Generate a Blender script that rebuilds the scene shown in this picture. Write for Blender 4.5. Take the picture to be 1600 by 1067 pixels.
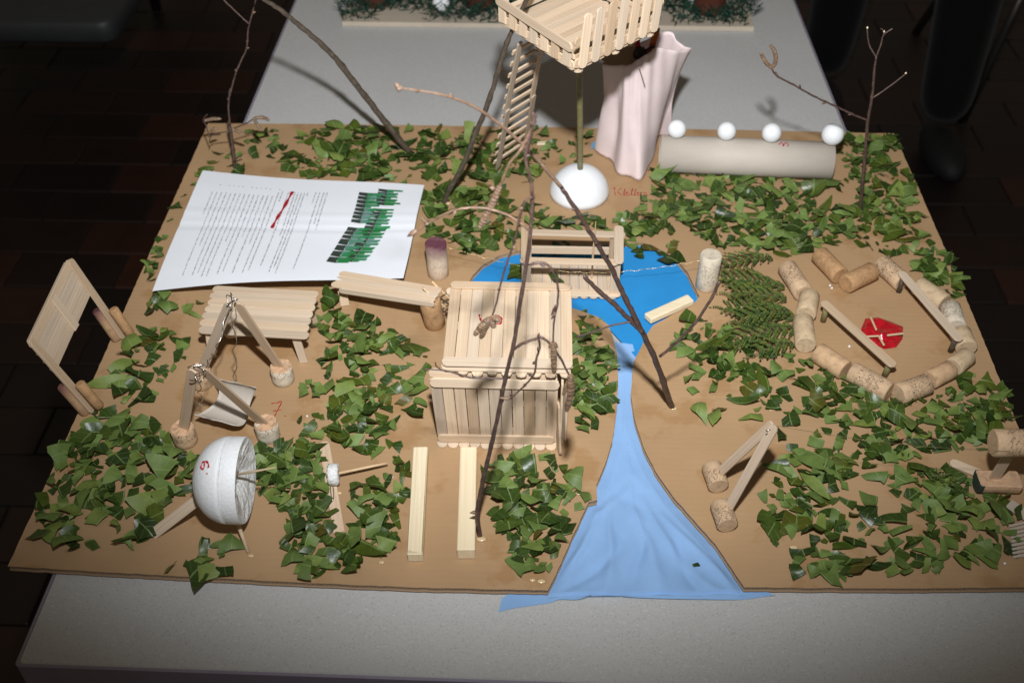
import bpy, math, random
import numpy as np
from mathutils import Vector, Matrix
random.seed(7); rng = random.Random(11)
S = bpy.context.scene; COL = S.collection
for o in list(bpy.data.objects): bpy.data.objects.remove(o)

# ------------------------------------------------------------------ camera, world, flash, exposure
CAM = np.array([0.44506, -0.53639, 0.76225]); YAW, PITCH, ROLL, FPX = -0.03301, 0.73878, -0.00393, 1702.78
_cy, _sy, _cp, _sp = math.cos(YAW), math.sin(YAW), math.cos(PITCH), math.sin(PITCH)
_f = np.array([_sy*_cp, _cy*_cp, -_sp]); _r0 = np.array([_cy, -_sy, 0.0]); _u0 = np.cross(_r0, _f)
_r = math.cos(ROLL)*_r0 + math.sin(ROLL)*_u0; _u = -math.sin(ROLL)*_r0 + math.cos(ROLL)*_u0
cd = bpy.data.cameras.new('camera'); cam = bpy.data.objects.new('camera', cd); COL.objects.link(cam)
m = Matrix(((_r[0], _u[0], -_f[0], CAM[0]), (_r[1], _u[1], -_f[1], CAM[1]), (_r[2], _u[2], -_f[2], CAM[2]), (0, 0, 0, 1)))
cam.matrix_world = m
cd.sensor_width = 36; cd.lens = FPX/1600*36; cd.clip_start = 0.02; cd.clip_end = 60
cd.dof.use_dof = True; cd.dof.focus_distance = 0.98; cd.dof.aperture_fstop = 8.0
S.camera = cam
W = bpy.data.worlds.new('World'); S.world = W; W.use_nodes = True
W.node_tree.nodes['Background'].inputs[0].default_value = (1.0, 0.83, 0.63, 1)
W.node_tree.nodes['Background'].inputs[1].default_value = 0.085
fl = bpy.data.lights.new('camera_flash', 'SPOT'); flash = bpy.data.objects.new('camera_flash', fl); COL.objects.link(flash)
_fp = CAM + 0.215*_u + 0.01*_r
flash.location = _fp
_tgt = Vector((0.45, 1.02, 0.0))
flash.rotation_euler = (_tgt - Vector(_fp)).to_track_quat('-Z', 'Y').to_euler()
fl.energy = 95; fl.color = (0.965, 0.98, 1.0); fl.spot_size = math.radians(88); fl.spot_blend = 1.0; fl.shadow_soft_size = 0.02
S.view_settings.view_transform = 'Standard'; S.view_settings.look = 'None'
S.view_settings.exposure = 0.0; S.view_settings.gamma = 1.0; S.view_settings.use_curve_mapping = False
S.render.engine = 'CYCLES'

# survey helpers: measured points of the photographed table, turned into metres on the model
def ray(px, py):
    d = (px-800)/FPX*_r - (py-533.5)/FPX*_u + _f
    return d
def at(px, py, z=0.0):
    d = ray(px, py); t = (z-CAM[2])/d[2]; return Vector(CAM + t*d)
def aty(px, py, y):
    d = ray(px, py); t = (y-CAM[1])/d[1]; return Vector(CAM + t*d)

# ------------------------------------------------------------------ materials
MATS = {}
def new_mat(name):
    mt = bpy.data.materials.new(name); mt.use_nodes = True; MATS[name] = mt
    nt = mt.node_tree; return mt, nt, nt.nodes['Principled BSDF']
def N(nt, typ, **kw):
    n = nt.nodes.new(typ)
    for k, v in kw.items():
        if k.startswith('i_'):
            key = k[2:]; key = int(key) if key.isdigit() else key.replace('_', ' ')
            n.inputs[key].default_value = v
        else: setattr(n, k, v)
    return n
def L(nt, a, b): nt.links.new(a, b)
def ramp(nt, fac, stops):
    r = N(nt, 'ShaderNodeValToRGB'); els = r.color_ramp.elements
    while len(els) < len(stops): els.new(0.5)
    for e, (p, c) in zip(els, stops): e.position = p; e.color = (*c, 1) if len(c) == 3 else c
    L(nt, fac, r.inputs[0]); return r.outputs[0]
def coords(nt, scale=(1, 1, 1), kind='Object', rnd=True):
    tc = N(nt, 'ShaderNodeTexCoord'); mp = N(nt, 'ShaderNodeMapping'); mp.inputs['Scale'].default_value = scale
    if rnd:
        oi = N(nt, 'ShaderNodeObjectInfo'); mul = N(nt, 'ShaderNodeVectorMath', operation='SCALE')
        cx = N(nt, 'ShaderNodeCombineXYZ'); L(nt, oi.outputs['Random'], cx.inputs[0]); L(nt, oi.outputs['Random'], cx.inputs[1]); L(nt, oi.outputs['Random'], cx.inputs[2])
        L(nt, cx.outputs[0], mul.inputs[0]); mul.inputs['Scale'].default_value = 37.0
        L(nt, mul.outputs[0], mp.inputs['Location'])
    L(nt, tc.outputs[kind], mp.inputs['Vector']); return mp.outputs[0]
def noise(nt, vec, scale, detail=4, rough=0.55):
    n = N(nt, 'ShaderNodeTexNoise'); n.inputs['Scale'].default_value = scale; n.inputs['Detail'].default_value = detail; n.inputs['Roughness'].default_value = rough
    L(nt, vec, n.inputs['Vector']); return n.outputs['Fac']
def mix(nt, fac, a, b, blend='MIX'):
    mx = N(nt, 'ShaderNodeMix', data_type='RGBA', blend_type=blend)
    for s, v in ((0, fac), (6, a), (7, b)):
        if hasattr(v, 'links'): L(nt, v, mx.inputs[s])
        elif s == 0: mx.inputs[0].default_value = v
        else: mx.inputs[s].default_value = (*v, 1)
    return mx.outputs[2]
def bump(nt, bs, h, dist=0.001, strength=0.5):
    b = N(nt, 'ShaderNodeBump'); b.inputs['Strength'].default_value = strength; b.inputs['Distance'].default_value = dist
    L(nt, h, b.inputs['Height']); L(nt, b.outputs[0], bs.inputs['Normal'])
def math_(nt, op, a, b=None):
    n = N(nt, 'ShaderNodeMath', operation=op)
    for i, v in enumerate((a, b)):
        if v is None: continue
        if hasattr(v, 'links'): L(nt, v, n.inputs[i])
        else: n.inputs[i].default_value = v
    return n.outputs[0]
def simple(name, col, rough=0.6, var=0.12, scale=60, bmp=0.0, spec=0.4, metal=0.0, sheen=0.0):
    mt, nt, b = new_mat(name); v = coords(nt)
    n = noise(nt, v, scale)
    lo = tuple(c*(1-var) for c in col); hi = tuple(min(1, c*(1+var)) for c in col)
    L(nt, ramp(nt, n, [(0.3, lo), (0.7, hi)]), b.inputs['Base Color'])
    b.inputs['Roughness'].default_value = rough; b.inputs['Specular IOR Level'].default_value = spec; b.inputs['Metallic'].default_value = metal
    if sheen: b.inputs['Sheen Weight'].default_value = sheen
    if bmp: bump(nt, b, n, bmp, 0.6)
    return mt
def wood(name, c0, c1, c2, stretch=(3, 90, 90), rough=0.55, sv=0.35):
    mt, nt, b = new_mat(name)
    v = coords(nt, stretch); n = noise(nt, v, 5, 6, 0.6)
    v2 = coords(nt, (stretch[0]*.6, stretch[1]*4, stretch[2]*4)); n2 = noise(nt, v2, 4, 3, 0.6)
    col = ramp(nt, n, [(0.28, c0), (0.5, c1), (0.75, c2)])
    col = mix(nt, 0.35, col, ramp(nt, n2, [(0.35, tuple(x*.8 for x in c0)), (0.6, c2)]), 'MIX')
    oi = N(nt, 'ShaderNodeObjectInfo')
    tint = ramp(nt, oi.outputs['Random'], [(0.0, (1-sv, 1-sv*1.2, 1-sv*1.45)), (0.3, (0.97, 0.95, 0.92)), (0.5, (1-sv*.7, 1-sv*.62, 1-sv*.5)), (0.7, (1, 1, 1)), (0.85, (1, .95, .9)), (1.0, (1-sv*.9, 1-sv*.85, 1-sv*.8))])
    col = mix(nt, 1.0, col, tint, 'MULTIPLY')
    L(nt, col, b.inputs['Base Color']); b.inputs['Roughness'].default_value = rough; b.inputs['Specular IOR Level'].default_value = 0.3
    bump(nt, b, n2, 0.0003, 0.5)
    return mt
wood('stick_wood', (0.60, 0.445, 0.305), (0.685, 0.535, 0.385), (0.745, 0.615, 0.465), sv=0.28)
wood('block_wood', (0.74, 0.62, 0.42), (0.80, 0.69, 0.48), (0.84, 0.75, 0.56), (1.6, 35, 35), sv=0.06)
wood('toothpick_wood', (0.62, 0.42, 0.24), (0.70, 0.50, 0.30), (0.74, 0.56, 0.36))
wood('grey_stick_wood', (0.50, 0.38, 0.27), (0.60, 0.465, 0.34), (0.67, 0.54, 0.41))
# cardboard
def cardboard(name, base, stain=True):
    mt, nt, b = new_mat(name); v = coords(nt, rnd=False)
    n = noise(nt, v, 9, 5); n2 = noise(nt, coords(nt, (40, 700, 40), rnd=False), 1.0, 3)
    col = ramp(nt, n, [(0.3, tuple(c*.9 for c in base)), (0.7, tuple(c*1.07 for c in base))])
    col = mix(nt, 0.06, col, ramp(nt, n2, [(0.35, tuple(c*.72 for c in base)), (0.65, tuple(c*1.2 for c in base))]))
    r = 0.62
    if stain:
        s = noise(nt, v, 17, 5, 0.6); sm = ramp(nt, s, [(0.545, (0, 0, 0)), (0.62, (1, 1, 1))])
        s2 = noise(nt, v, 70, 3, 0.5)
        col = mix(nt, math_(nt, 'MULTIPLY', sm, 0.42), col, (base[0]*.74, base[1]*.60, base[2]*.42))
        rr = N(nt, 'ShaderNodeMapRange'); L(nt, sm, rr.inputs[0]); rr.inputs[3].default_value = 0.62; rr.inputs[4].default_value = 0.33; L(nt, rr.outputs[0], b.inputs['Roughness'])
    else: b.inputs['Roughness'].default_value = r
    L(nt, col, b.inputs['Base Color']); b.inputs['Specular IOR Level'].default_value = 0.35
    wv = N(nt, 'ShaderNodeTexWave', wave_type='BANDS', bands_direction='Y'); wv.inputs['Scale'].default_value = 48; wv.inputs['Distortion'].default_value = 0.6; wv.inputs['Detail'].default_value = 1
    L(nt, v, wv.inputs['Vector'])
    h = math_(nt, 'ADD', math_(nt, 'MULTIPLY', wv.outputs['Fac'], 0.18), noise(nt, v, 25, 3))
    bump(nt, b, h, 0.0007, 0.35)
    return mt
cardboard('cardboard', (0.412, 0.262, 0.138))
cardboard('cardboard_edge', (0.33, 0.22, 0.135), False)
cardboard('tube_cardboard', (0.52, 0.465, 0.40), False)
cardboard('pale_cardboard', (0.50, 0.43, 0.34), False)
def cork(name, base, pr=0.0, band=None, stain=None):
    mt, nt, b = new_mat(name); v = coords(nt)
    n = noise(nt, v, 150, 5, 0.7); n2 = noise(nt, v, 420, 3, 0.6); n3 = noise(nt, v, 45, 2)
    col = ramp(nt, n, [(0.25, tuple(c*.55 for c in base)), (0.45, base), (0.7, tuple(min(1, c*1.2) for c in base))])
    col = mix(nt, math_(nt, 'MULTIPLY', ramp(nt, n2, [(0.60, (0, 0, 0)), (0.74, (1, 1, 1))]), 0.45), col, tuple(c*.45 for c in base))
    tc = N(nt, 'ShaderNodeTexCoord'); sp = N(nt, 'ShaderNodeSeparateXYZ'); L(nt, tc.outputs['Object'], sp.inputs[0])
    if stain:
        e = N(nt, 'ShaderNodeMapRange'); L(nt, math_(nt, 'ADD', sp.outputs[2], math_(nt, 'MULTIPLY', math_(nt, 'ADD', n3, n), 0.020)), e.inputs[0])
        e.inputs[1].default_value = 0.044; e.inputs[2].default_value = 0.064
        col = mix(nt, e.outputs[0], col, stain)
    if pr:
        at2 = math_(nt, 'ARCTAN2', sp.outputs[1], sp.outputs[0])
        cx = N(nt, 'ShaderNodeCombineXYZ'); L(nt, math_(nt, 'MULTIPLY', at2, 0.012), cx.inputs[0]); L(nt, sp.outputs[2], cx.inputs[1])
        oi = N(nt, 'ShaderNodeObjectInfo'); L(nt, oi.outputs['Random'], cx.inputs[2])
        wn = noise(nt, cx.outputs[0], 260, 2, 0.5)
        zz = N(nt, 'ShaderNodeMapRange'); L(nt, math_(nt, 'ABSOLUTE', math_(nt, 'SUBTRACT', sp.outputs[2], 0.022)), zz.inputs[0])
        zz.inputs[1].default_value = 0.012; zz.inputs[2].default_value = 0.0135; zz.inputs[3].default_value = 1; zz.inputs[4].default_value = 0
        rad = math_(nt, 'SQRT', math_(nt, 'ADD', math_(nt, 'MULTIPLY', sp.outputs[0], sp.outputs[0]), math_(nt, 'MULTIPLY', sp.outputs[1], sp.outputs[1])))
        side = math_(nt, 'GREATER_THAN', rad, 0.0088)
        ink = math_(nt, 'MULTIPLY', math_(nt, 'MULTIPLY', ramp(nt, math_(nt, 'ABSOLUTE', math_(nt, 'SUBTRACT', wn, 0.5)), [(0.018, (1, 1, 1)), (0.032, (0, 0, 0))]), zz.outputs[0]), math_(nt, 'MULTIPLY', side, pr))
        col = mix(nt, ink, col, (0.09, 0.05, 0.045))
    L(nt, col, b.inputs['Base Color']); b.inputs['Roughness'].default_value = 0.75; b.inputs['Specular IOR Level'].default_value = 0.25
    bump(nt, b, n, 0.0008, 0.6)
    return mt
cork('cork', (0.50, 0.33, 0.19)); cork('cork_pale', (0.50, 0.375, 0.235)); cork('cork_print', (0.50, 0.35, 0.215), 0.8)
cork('cork_brown', (0.40, 0.235, 0.115), 0.3); cork('cork_wine', (0.60, 0.48, 0.36), 0.25, None, (0.13, 0.045, 0.065))
cork('cork_stained', (0.40, 0.25, 0.14), 0.2, None, (0.10, 0.03, 0.04)); cork('cork_grey', (0.56, 0.49, 0.38), 0.6); cork('cork_crumb', (0.56, 0.36, 0.22))
# leaf
def leafmat(name, top, under, lr=0.42, ls=0.4):
    mt, nt, b = new_mat(name)
    uv = N(nt, 'ShaderNodeUVMap'); sx = N(nt, 'ShaderNodeSeparateXYZ'); L(nt, uv.outputs[0], sx.inputs[0])
    oi = N(nt, 'ShaderNodeObjectInfo'); att = N(nt, 'ShaderNodeAttribute', attribute_name='tint')
    rnd = math_(nt, 'FRACT', math_(nt, 'ADD', oi.outputs['Random'], att.outputs['Fac']))
    v = coords(nt); n = noise(nt, v, 90, 3)
    t = ramp(nt, rnd, [(0.0, tuple(c*.55 for c in top)), (0.35, top), (0.75, (top[0]*1.7, top[1]*1.35, top[2]*1.2)), (0.93, (top[0]*2.2, top[1]*1.5, top[2])), (1.0, (top[0]*2.6, top[1]*0.95, top[2]*.9))])
    u = ramp(nt, rnd, [(0.0, tuple(c*.75 for c in under)), (0.6, under), (1.0, (under[0]*1.3, under[1]*1.1, under[2]))])
    geo = N(nt, 'ShaderNodeNewGeometry')
    col = mix(nt, geo.outputs['Backfacing'], t, u)
    col = mix(nt, 0.5, col, mix(nt, 1.0, col, ramp(nt, n, [(0.3, (0.6, 0.62, 0.6)), (0.7, (1.2, 1.15, 1.1))]), 'MULTIPLY'))
    rib = ramp(nt, math_(nt, 'ABSOLUTE', sx.outputs[1]), [(0.03, (1, 1, 1)), (0.075, (0, 0, 0))])
    vein = math_(nt, 'ABSOLUTE', math_(nt, 'SUBTRACT', math_(nt, 'FRACT', math_(nt, 'SUBTRACT', math_(nt, 'MULTIPLY', sx.outputs[0], 9.0), math_(nt, 'ABSOLUTE', sx.outputs[1]))), 0.5))
    vm = ramp(nt, vein, [(0.035, (1, 1, 1)), (0.07, (0, 0, 0))])
    k = math_(nt, 'MAXIMUM', math_(nt, 'MULTIPLY', rib, 0.6), math_(nt, 'MULTIPLY', vm, 0.16))
    col = mix(nt, k, col, (0.20, 0.27, 0.085))
    L(nt, col, b.inputs['Base Color'])
    rr = N(nt, 'ShaderNodeMapRange'); L(nt, geo.outputs['Backfacing'], rr.inputs[0]); rr.inputs[3].default_value = lr; rr.inputs[4].default_value = max(.55, lr)
    L(nt, rr.outputs[0], b.inputs['Roughness']); b.inputs['Specular IOR Level'].default_value = ls
    bump(nt, b, math_(nt, 'ADD', math_(nt, 'MULTIPLY', k, -1.2), n), 0.0006, 0.6)
    return mt
leafmat('leaf', (0.030, 0.062, 0.009), (0.125, 0.195, 0.043), 0.37, 0.45)
leafmat('thuja', (0.058, 0.100, 0.026), (0.065, 0.11, 0.03), 0.75, 0.1)
leafmat('garland', (0.008, 0.045, 0.032), (0.012, 0.058, 0.042), 0.7, 0.12)
# bark / catkin
def barkmat(name, a, b_, c_):
    mt, nt, b = new_mat(name); v = coords(nt); n = noise(nt, v, 160, 5, 0.65); n2 = noise(nt, v, 900, 2)
    col = ramp(nt, n, [(0.3, a), (0.55, b_), (0.75, c_)])
    col = mix(nt, math_(nt, 'MULTIPLY', ramp(nt, n2, [(0.68, (0, 0, 0)), (0.72, (1, 1, 1))]), 0.5), col, (0.32, 0.26, 0.2))
    L(nt, col, b.inputs['Base Color']); b.inputs['Roughness'].default_value = 0.5; bump(nt, b, n, 0.0008, 0.6); return mt
barkmat('bark', (0.045, 0.026, 0.022), (0.085, 0.050, 0.040), (0.15, 0.095, 0.07))
barkmat('bark_grey', (0.05, 0.038, 0.028), (0.09, 0.068, 0.048), (0.14, 0.11, 0.078))
barkmat('bark_pale', (0.10, 0.058, 0.038), (0.17, 0.105, 0.068), (0.31, 0.20, 0.13))
barkmat('catkin', (0.10, 0.062, 0.038), (0.19, 0.12, 0.072), (0.29, 0.19, 0.11))
barkmat('green_pole', (0.16, 0.14, 0.055), (0.22, 0.20, 0.085), (0.28, 0.25, 0.12))
# foam, cloth, paper, others
simple('foam', (0.82, 0.84, 0.86), 0.55, 0.04, 420, 0.0009)
simple('foam_ball', (0.80, 0.82, 0.84), 0.5, 0.02, 90, 0.0002)
mt, nt, b = new_mat('foam_rough'); v = coords(nt); vo = N(nt, 'ShaderNodeTexVoronoi'); vo.inputs['Scale'].default_value = 420; L(nt, v, vo.inputs['Vector'])
L(nt, ramp(nt, vo.outputs['Distance'], [(0.1, (0.84, 0.85, 0.85)), (0.8, (0.66, 0.66, 0.65))]), b.inputs['Base Color']); b.inputs['Roughness'].default_value = 0.8
bump(nt, b, vo.outputs['Distance'], 0.0007, 0.7)
def cloth(name, col, sc=900, rough=0.85):
    mt, nt, b = new_mat(name); v = coords(nt, rnd=False)
    w1 = N(nt, 'ShaderNodeTexWave', bands_direction='X'); w2 = N(nt, 'ShaderNodeTexWave', bands_direction='Z'); w3 = N(nt, 'ShaderNodeTexWave', bands_direction='Y')
    for w in (w1, w2, w3): w.inputs['Scale'].default_value = sc/3; w.inputs['Distortion'].default_value = 1.5; L(nt, v, w.inputs['Vector'])
    h = math_(nt, 'ADD', math_(nt, 'ADD', w1.outputs['Fac'], w2.outputs['Fac']), w3.outputs['Fac']); n = noise(nt, v, 30, 4)
    c = ramp(nt, n, [(0.3, tuple(x*.93 for x in col)), (0.7, tuple(min(1, x*1.05) for x in col))])
    L(nt, c, b.inputs['Base Color']); b.inputs['Roughness'].default_value = rough; b.inputs['Specular IOR Level'].default_value = 0.2; b.inputs['Sheen Weight'].default_value = 0.08
    bump(nt, b, math_(nt, 'ADD', math_(nt, 'MULTIPLY', h, 0.2), n), 0.0005, 0.4); return mt
cloth('pink_cloth', (0.76, 0.63, 0.62)); cloth('river_blue', (0.25, 0.43, 0.72)); cloth('pond_blue', (0.017, 0.235, 0.56)); cloth('black_cloth', (0.0015, 0.0015, 0.0018))
simple('paper', (0.84, 0.87, 0.92), 0.6, 0.02, 20)
simple('print_ink', (0.33, 0.33, 0.35), 0.7, 0.1); simple('title_dark', (0.035, 0.05, 0.04), 0.6, 0.3, 400)
mt, nt, b = new_mat('title_green'); v = coords(nt, rnd=False); L(nt, ramp(nt, noise(nt, v, 35, 3), [(0.38, (0.02, 0.20, 0.05)), (0.52, (0.04, 0.24, 0.11)), (0.68, (0.17, 0.27, 0.27))]), b.inputs['Base Color'])
simple('red_marker', (0.38, 0.012, 0.02), 0.5, 0.15, 300); simple('red_film', (0.42, 0.006, 0.014), 0.22, 0.35, 120, 0.001, 0.6)
simple('wire', (0.62, 0.60, 0.56), 0.25, 0.1, 200, 0, 0.5, 1.0); simple('gold_thread', (0.50, 0.38, 0.20), 0.3, 0.6, 150, 0, 0.6, 0.7)
simple('clear_thread', (0.16, 0.12, 0.07), 0.35, 0.2)
simple('orange_peg', (0.50, 0.13, 0.02), 0.35, 0.2, 40); simple('dark_wax', (0.02, 0.01, 0.008), 0.4); simple('blue_scrap', (0.09, 0.22, 0.36), 0.6)
simple('brown_tube', (0.10, 0.030, 0.018), 0.45, 0.15, 40); simple('white_paint', (0.72, 0.73, 0.74), 0.5, 0.03)
simple('edge_band', (0.27, 0.24, 0.31), 0.35, 0.05); simple('dark_metal', (0.008, 0.008, 0.009), 0.4); simple('steel', (0.10, 0.09, 0.08), 0.35, 0.1, 30, 0, 0.5, 0.8)
simple('grey_vinyl', (0.030, 0.032, 0.034), 0.5, 0.08, 20); simple('skin', (0.5, 0.3, 0.22), 0.5); simple('hair', (0.03, 0.02, 0.015), 0.5); simple('shoe', (0.006, 0.006, 0.0065), 0.7)
simple('glue', (0.62, 0.46, 0.26), 0.15, 0.1, 60, 0, 0.7)
mt, nt, b = new_mat('laminate'); v = coords(nt, (1, 1, 1), rnd=False)
nA = noise(nt, coords(nt, (1, 0.6, 1), rnd=False), 900, 2, 0.6); nB = noise(nt, coords(nt, (0.55, 1, 1), rnd=False), 620, 2, 0.6); nC = noise(nt, v, 5, 6, 0.65)
c = ramp(nt, nC, [(0.3, (0.475, 0.475, 0.465)), (0.7, (0.515, 0.515, 0.505))])
c = mix(nt, math_(nt, 'MULTIPLY', ramp(nt, nA, [(0.60, (0, 0, 0)), (0.66, (1, 1, 1))]), 0.55), c, (0.27, 0.265, 0.26))
c = mix(nt, math_(nt, 'MULTIPLY', ramp(nt, nB, [(0.60, (0, 0, 0)), (0.66, (1, 1, 1))]), 0.5), c, (0.64, 0.64, 0.63))
L(nt, c, b.inputs['Base Color']); b.inputs['Roughness'].default_value = 0.42; b.inputs['Specular IOR Level'].default_value = 0.35
mt, nt, b = new_mat('floor_tile'); v = coords(nt); oi = N(nt, 'ShaderNodeObjectInfo')
c = ramp(nt, oi.outputs['Random'], [(0.0, (0.008, 0.0045, 0.004)), (0.45, (0.011, 0.006, 0.0048)), (0.8, (0.021, 0.0075, 0.0048)), (1.0, (0.040, 0.012, 0.006))])
c = mix(nt, 0.5, c, mix(nt, 1.0, c, ramp(nt, noise(nt, v, 12, 5), [(0.3, (0.55, 0.55, 0.55)), (0.7, (1.3, 1.25, 1.2))]), 'MULTIPLY'))
L(nt, c, b.inputs['Base Color']); b.inputs['Roughness'].default_value = 0.5
simple('grout', (0.008, 0.005, 0.0042), 0.8)

# ------------------------------------------------------------------ object helpers
MESHES = {}
def mk_mesh(name, V, F, mats, smooth=False, midx=None, uvs=None, tint=None):
    me = bpy.data.meshes.new(name); me.from_pydata([tuple(v) for v in V], [], F)
    for mm in ([mats] if isinstance(mats, str) else mats): me.materials.append(MATS[mm])
    if midx: me.polygons.foreach_set('material_index', midx)
    if smooth: me.polygons.foreach_set('use_smooth', [True]*len(me.polygons))
    if uvs is not None:
        ul = me.uv_layers.new(name='UVMap'); li = np.zeros(len(me.loops), int); me.loops.foreach_get('vertex_index', li)
        ul.data.foreach_set('uv', np.asarray(uvs)[li].ravel())
    if tint is not None:
        a = me.attributes.new('tint', 'FLOAT', 'POINT'); a.data.foreach_set('value', np.asarray(tint, dtype=np.float32))
    me.update(); return me
def link(name, me, parent=None, mat4=None, loc=None):
    o = bpy.data.objects.new(name, me); COL.objects.link(o)
    if parent: o.parent = parent
    if mat4 is not None: o.matrix_local = mat4
    if loc is not None: o.location = loc
    return o
def tag(o, label, cat, group=None):
    o['label'] = label; o['category'] = cat
    if group: o['group'] = group
    return o
def thing(name, label, cat, loc=(0, 0, 0), group=None):
    o = bpy.data.objects.new(name, None); o.empty_display_size = 0.02; COL.objects.link(o); o.location = loc
    return tag(o, label, cat, group)
def org(p):                                     # world origin of a chain of unrotated parents
    v = Vector((0, 0, 0))
    while p: v += p.location; p = p.parent
    return v
def part(name, V, F, mat, parent=None, smooth=False, **kw):   # world-space shape stored relative to its thing
    o = org(parent)
    if parent is None:
        o = Vector((sum(v[0] for v in V)/len(V), sum(v[1] for v in V)/len(V), min(v[2] for v in V)))
        ob = link(name, mk_mesh(name, [Vector(v)-o for v in V], F, mat, smooth, **kw)); ob.location = o; return ob
    return link(name, mk_mesh(name, [Vector(v)-o for v in V], F, mat, smooth, **kw), parent)
def frame(A, B, up):
    A, B = Vector(A), Vector(B); x = (B-A).normalized(); up = Vector(up); y = up.cross(x)
    if y.length < 1e-6: y = Vector((0, 1, 0)).cross(x)
    y.normalize(); z = x.cross(y)
    return Matrix((x, y, z)).transposed().to_4x4(), (B-A).length
def extrude_outline(pts, t, ch=0.0):
    n = len(pts); c = Vector((sum(p[0] for p in pts)/n, sum(p[1] for p in pts)/n))
    def ins(k):
        out = []
        for i in range(n):
            p0, p1, p2 = Vector(pts[i-1]), Vector(pts[i]), Vector(pts[(i+1) % n])
            e1 = (p1-p0).normalized(); e2 = (p2-p1).normalized(); nn = Vector((-(e1.y+e2.y), e1.x+e2.x))
            nn = nn.normalized() if nn.length > 1e-9 else Vector((0, 0)); out.append(p1+nn*k)
        return out
    V = []; F = []
    levels = [(ch, -t/2), (0, -t/2+ch), (0, t/2-ch), (ch, t/2)] if ch else [(0, -t/2), (0, t/2)]
    for k, z in levels:
        for p in (ins(k) if k else [Vector(q) for q in pts]): V.append((p.x, p.y, z))
    for l in range(len(levels)-1):
        for i in range(n):
            j = (i+1) % n; F.append((l*n+i, l*n+j, (l+1)*n+j, (l+1)*n+i))
    F.append(tuple(range(n-1, -1, -1))); F.append(tuple(range((len(levels)-1)*n, len(levels)*n)))
    return V, F
def stick_mesh(Ln, w=0.0098, t=0.0021, r0=True, r1=True, mat='stick_wood'):
    key = ('stick', round(Ln, 4), w, t, r0, r1, mat)
    if key in MESHES: return MESHES[key]
    pts = []; a = w/2; k = 5
    if r1:
        for i in range(k): th = -math.pi/2+math.pi*i/(k-1); pts.append((Ln/2-a*.8+a*.8*math.cos(th), a*math.sin(th)))
    else: pts += [(Ln/2, -a), (Ln/2, a)]
    if r0:
        for i in range(k): th = math.pi/2+math.pi*i/(k-1); pts.append((-Ln/2+a*.8+a*.8*math.cos(th), a*math.sin(th)))
    else: pts += [(-Ln/2, a), (-Ln/2, -a)]
    V, F = extrude_outline(pts, t, 0.00028)
    MESHES[key] = mk_mesh('stick', V, F, mat); return MESHES[key]
def stick(name, parent, A, B, up=(0, 0, 1), w=0.0098, t=0.0021, r0=True, r1=True, mat='stick_wood', label=None):
    A, B = Vector(A), Vector(B); M, Ln = frame(A, B, up); o = org(parent)
    M.translation = (A+B)/2-o
    ob = link(name, stick_mesh(Ln, w, t, r0, r1, mat), parent, M)
    if label: ob['label'] = label
    return ob
def tube_geo(P, R, n=7, cap=True, jit=0.0, knots=None):
    P = [Vector(p) for p in P]; V = []; F = []; ref = Vector((0.3, 0.2, 1)).normalized()
    for i, p in enumerate(P):
        d = (P[min(i+1, len(P)-1)]-P[max(i-1, 0)]).normalized(); s = d.cross(ref)
        if s.length < 1e-3: s = d.cross(Vector((1, 0, 0)))
        s.normalize(); q = d.cross(s)
        for k in range(n):
            a = 2*math.pi*k/n; r = R[i]*(1+jit*(rng.random()-.5)); V.append(p+s*math.cos(a)*r+q*math.sin(a)*r)
    for i in range(len(P)-1):
        for k in range(n):
            j = (k+1) % n; F.append((i*n+k, (i+1)*n+k, (i+1)*n+j, i*n+j))
    if cap:
        F.append(tuple(range(n))); F.append(tuple(range(len(P)*n-1, (len(P)-1)*n-1, -1)))
    return V, F
def spline(P, sub=5):
    P = [Vector(p) for p in P]; out = []
    if len(P) < 3:
        return [P[0].lerp(P[-1], i/sub) for i in range(sub+1)]
    for i in range(len(P)-1):
        p0, p1, p2, p3 = P[max(i-1, 0)], P[i], P[i+1], P[min(i+2, len(P)-1)]
        for k in range(sub):
            t = k/sub
            out.append(0.5*((2*p1)+(-p0+p2)*t+(2*p0-5*p1+4*p2-p3)*t*t+(-p0+3*p1-3*p2+p3)*t**3))
    out.append(P[-1]); return out
def lathe(prof, n=20):
    V = []; F = []
    for r, z in prof:
        for k in range(n): a = 2*math.pi*k/n; V.append((r*math.cos(a), r*math.sin(a), z))
    for i in range(len(prof)-1):
        for k in range(n): j = (k+1) % n; F.append((i*n+k, i*n+j, (i+1)*n+j, (i+1)*n+k))
    F.append(tuple(range(n-1, -1, -1))); F.append(tuple(range((len(prof)-1)*n, len(prof)*n)))
    return V, F
def axis_matrix(A, B, spin=0.0):
    A, B = Vector(A), Vector(B); q = (B-A).normalized().to_track_quat('Z', 'Y')
    M = q.to_matrix().to_4x4() @ Matrix.Rotation(spin, 4, 'Z'); M.translation = A; return M
def cork_mesh(Ln, r, mat, rough=False):
    key = ('cork', round(Ln, 4), r, mat, rough)
    if key in MESHES: return MESHES[key]
    c = 0.0012; prof = [(r-c, 0), (r, c), (r*1.0, Ln*.3), (r*.985, Ln*.6), (r, Ln-c), (r-c, Ln)]
    V, F = lathe(prof, 22)
    if rough: V = [(x, y, z+(rng.random()-.5)*.003 if z > Ln*.9 else z) for x, y, z in V]
    MESHES[key] = mk_mesh('cork', V, F, mat, False)
    MESHES[key].polygons.foreach_set('use_smooth', [len(p.vertices) == 4 for p in MESHES[key].polygons]); return MESHES[key]
def cork_obj(name, A, B, r=0.0118, mat='cork', parent=None, spin=0.0, rough=False):
    M = axis_matrix(A, B, spin); M.translation = Vector(A)-org(parent)
    return link(name, cork_mesh((Vector(B)-Vector(A)).length, r, mat, rough), parent, M)
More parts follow.
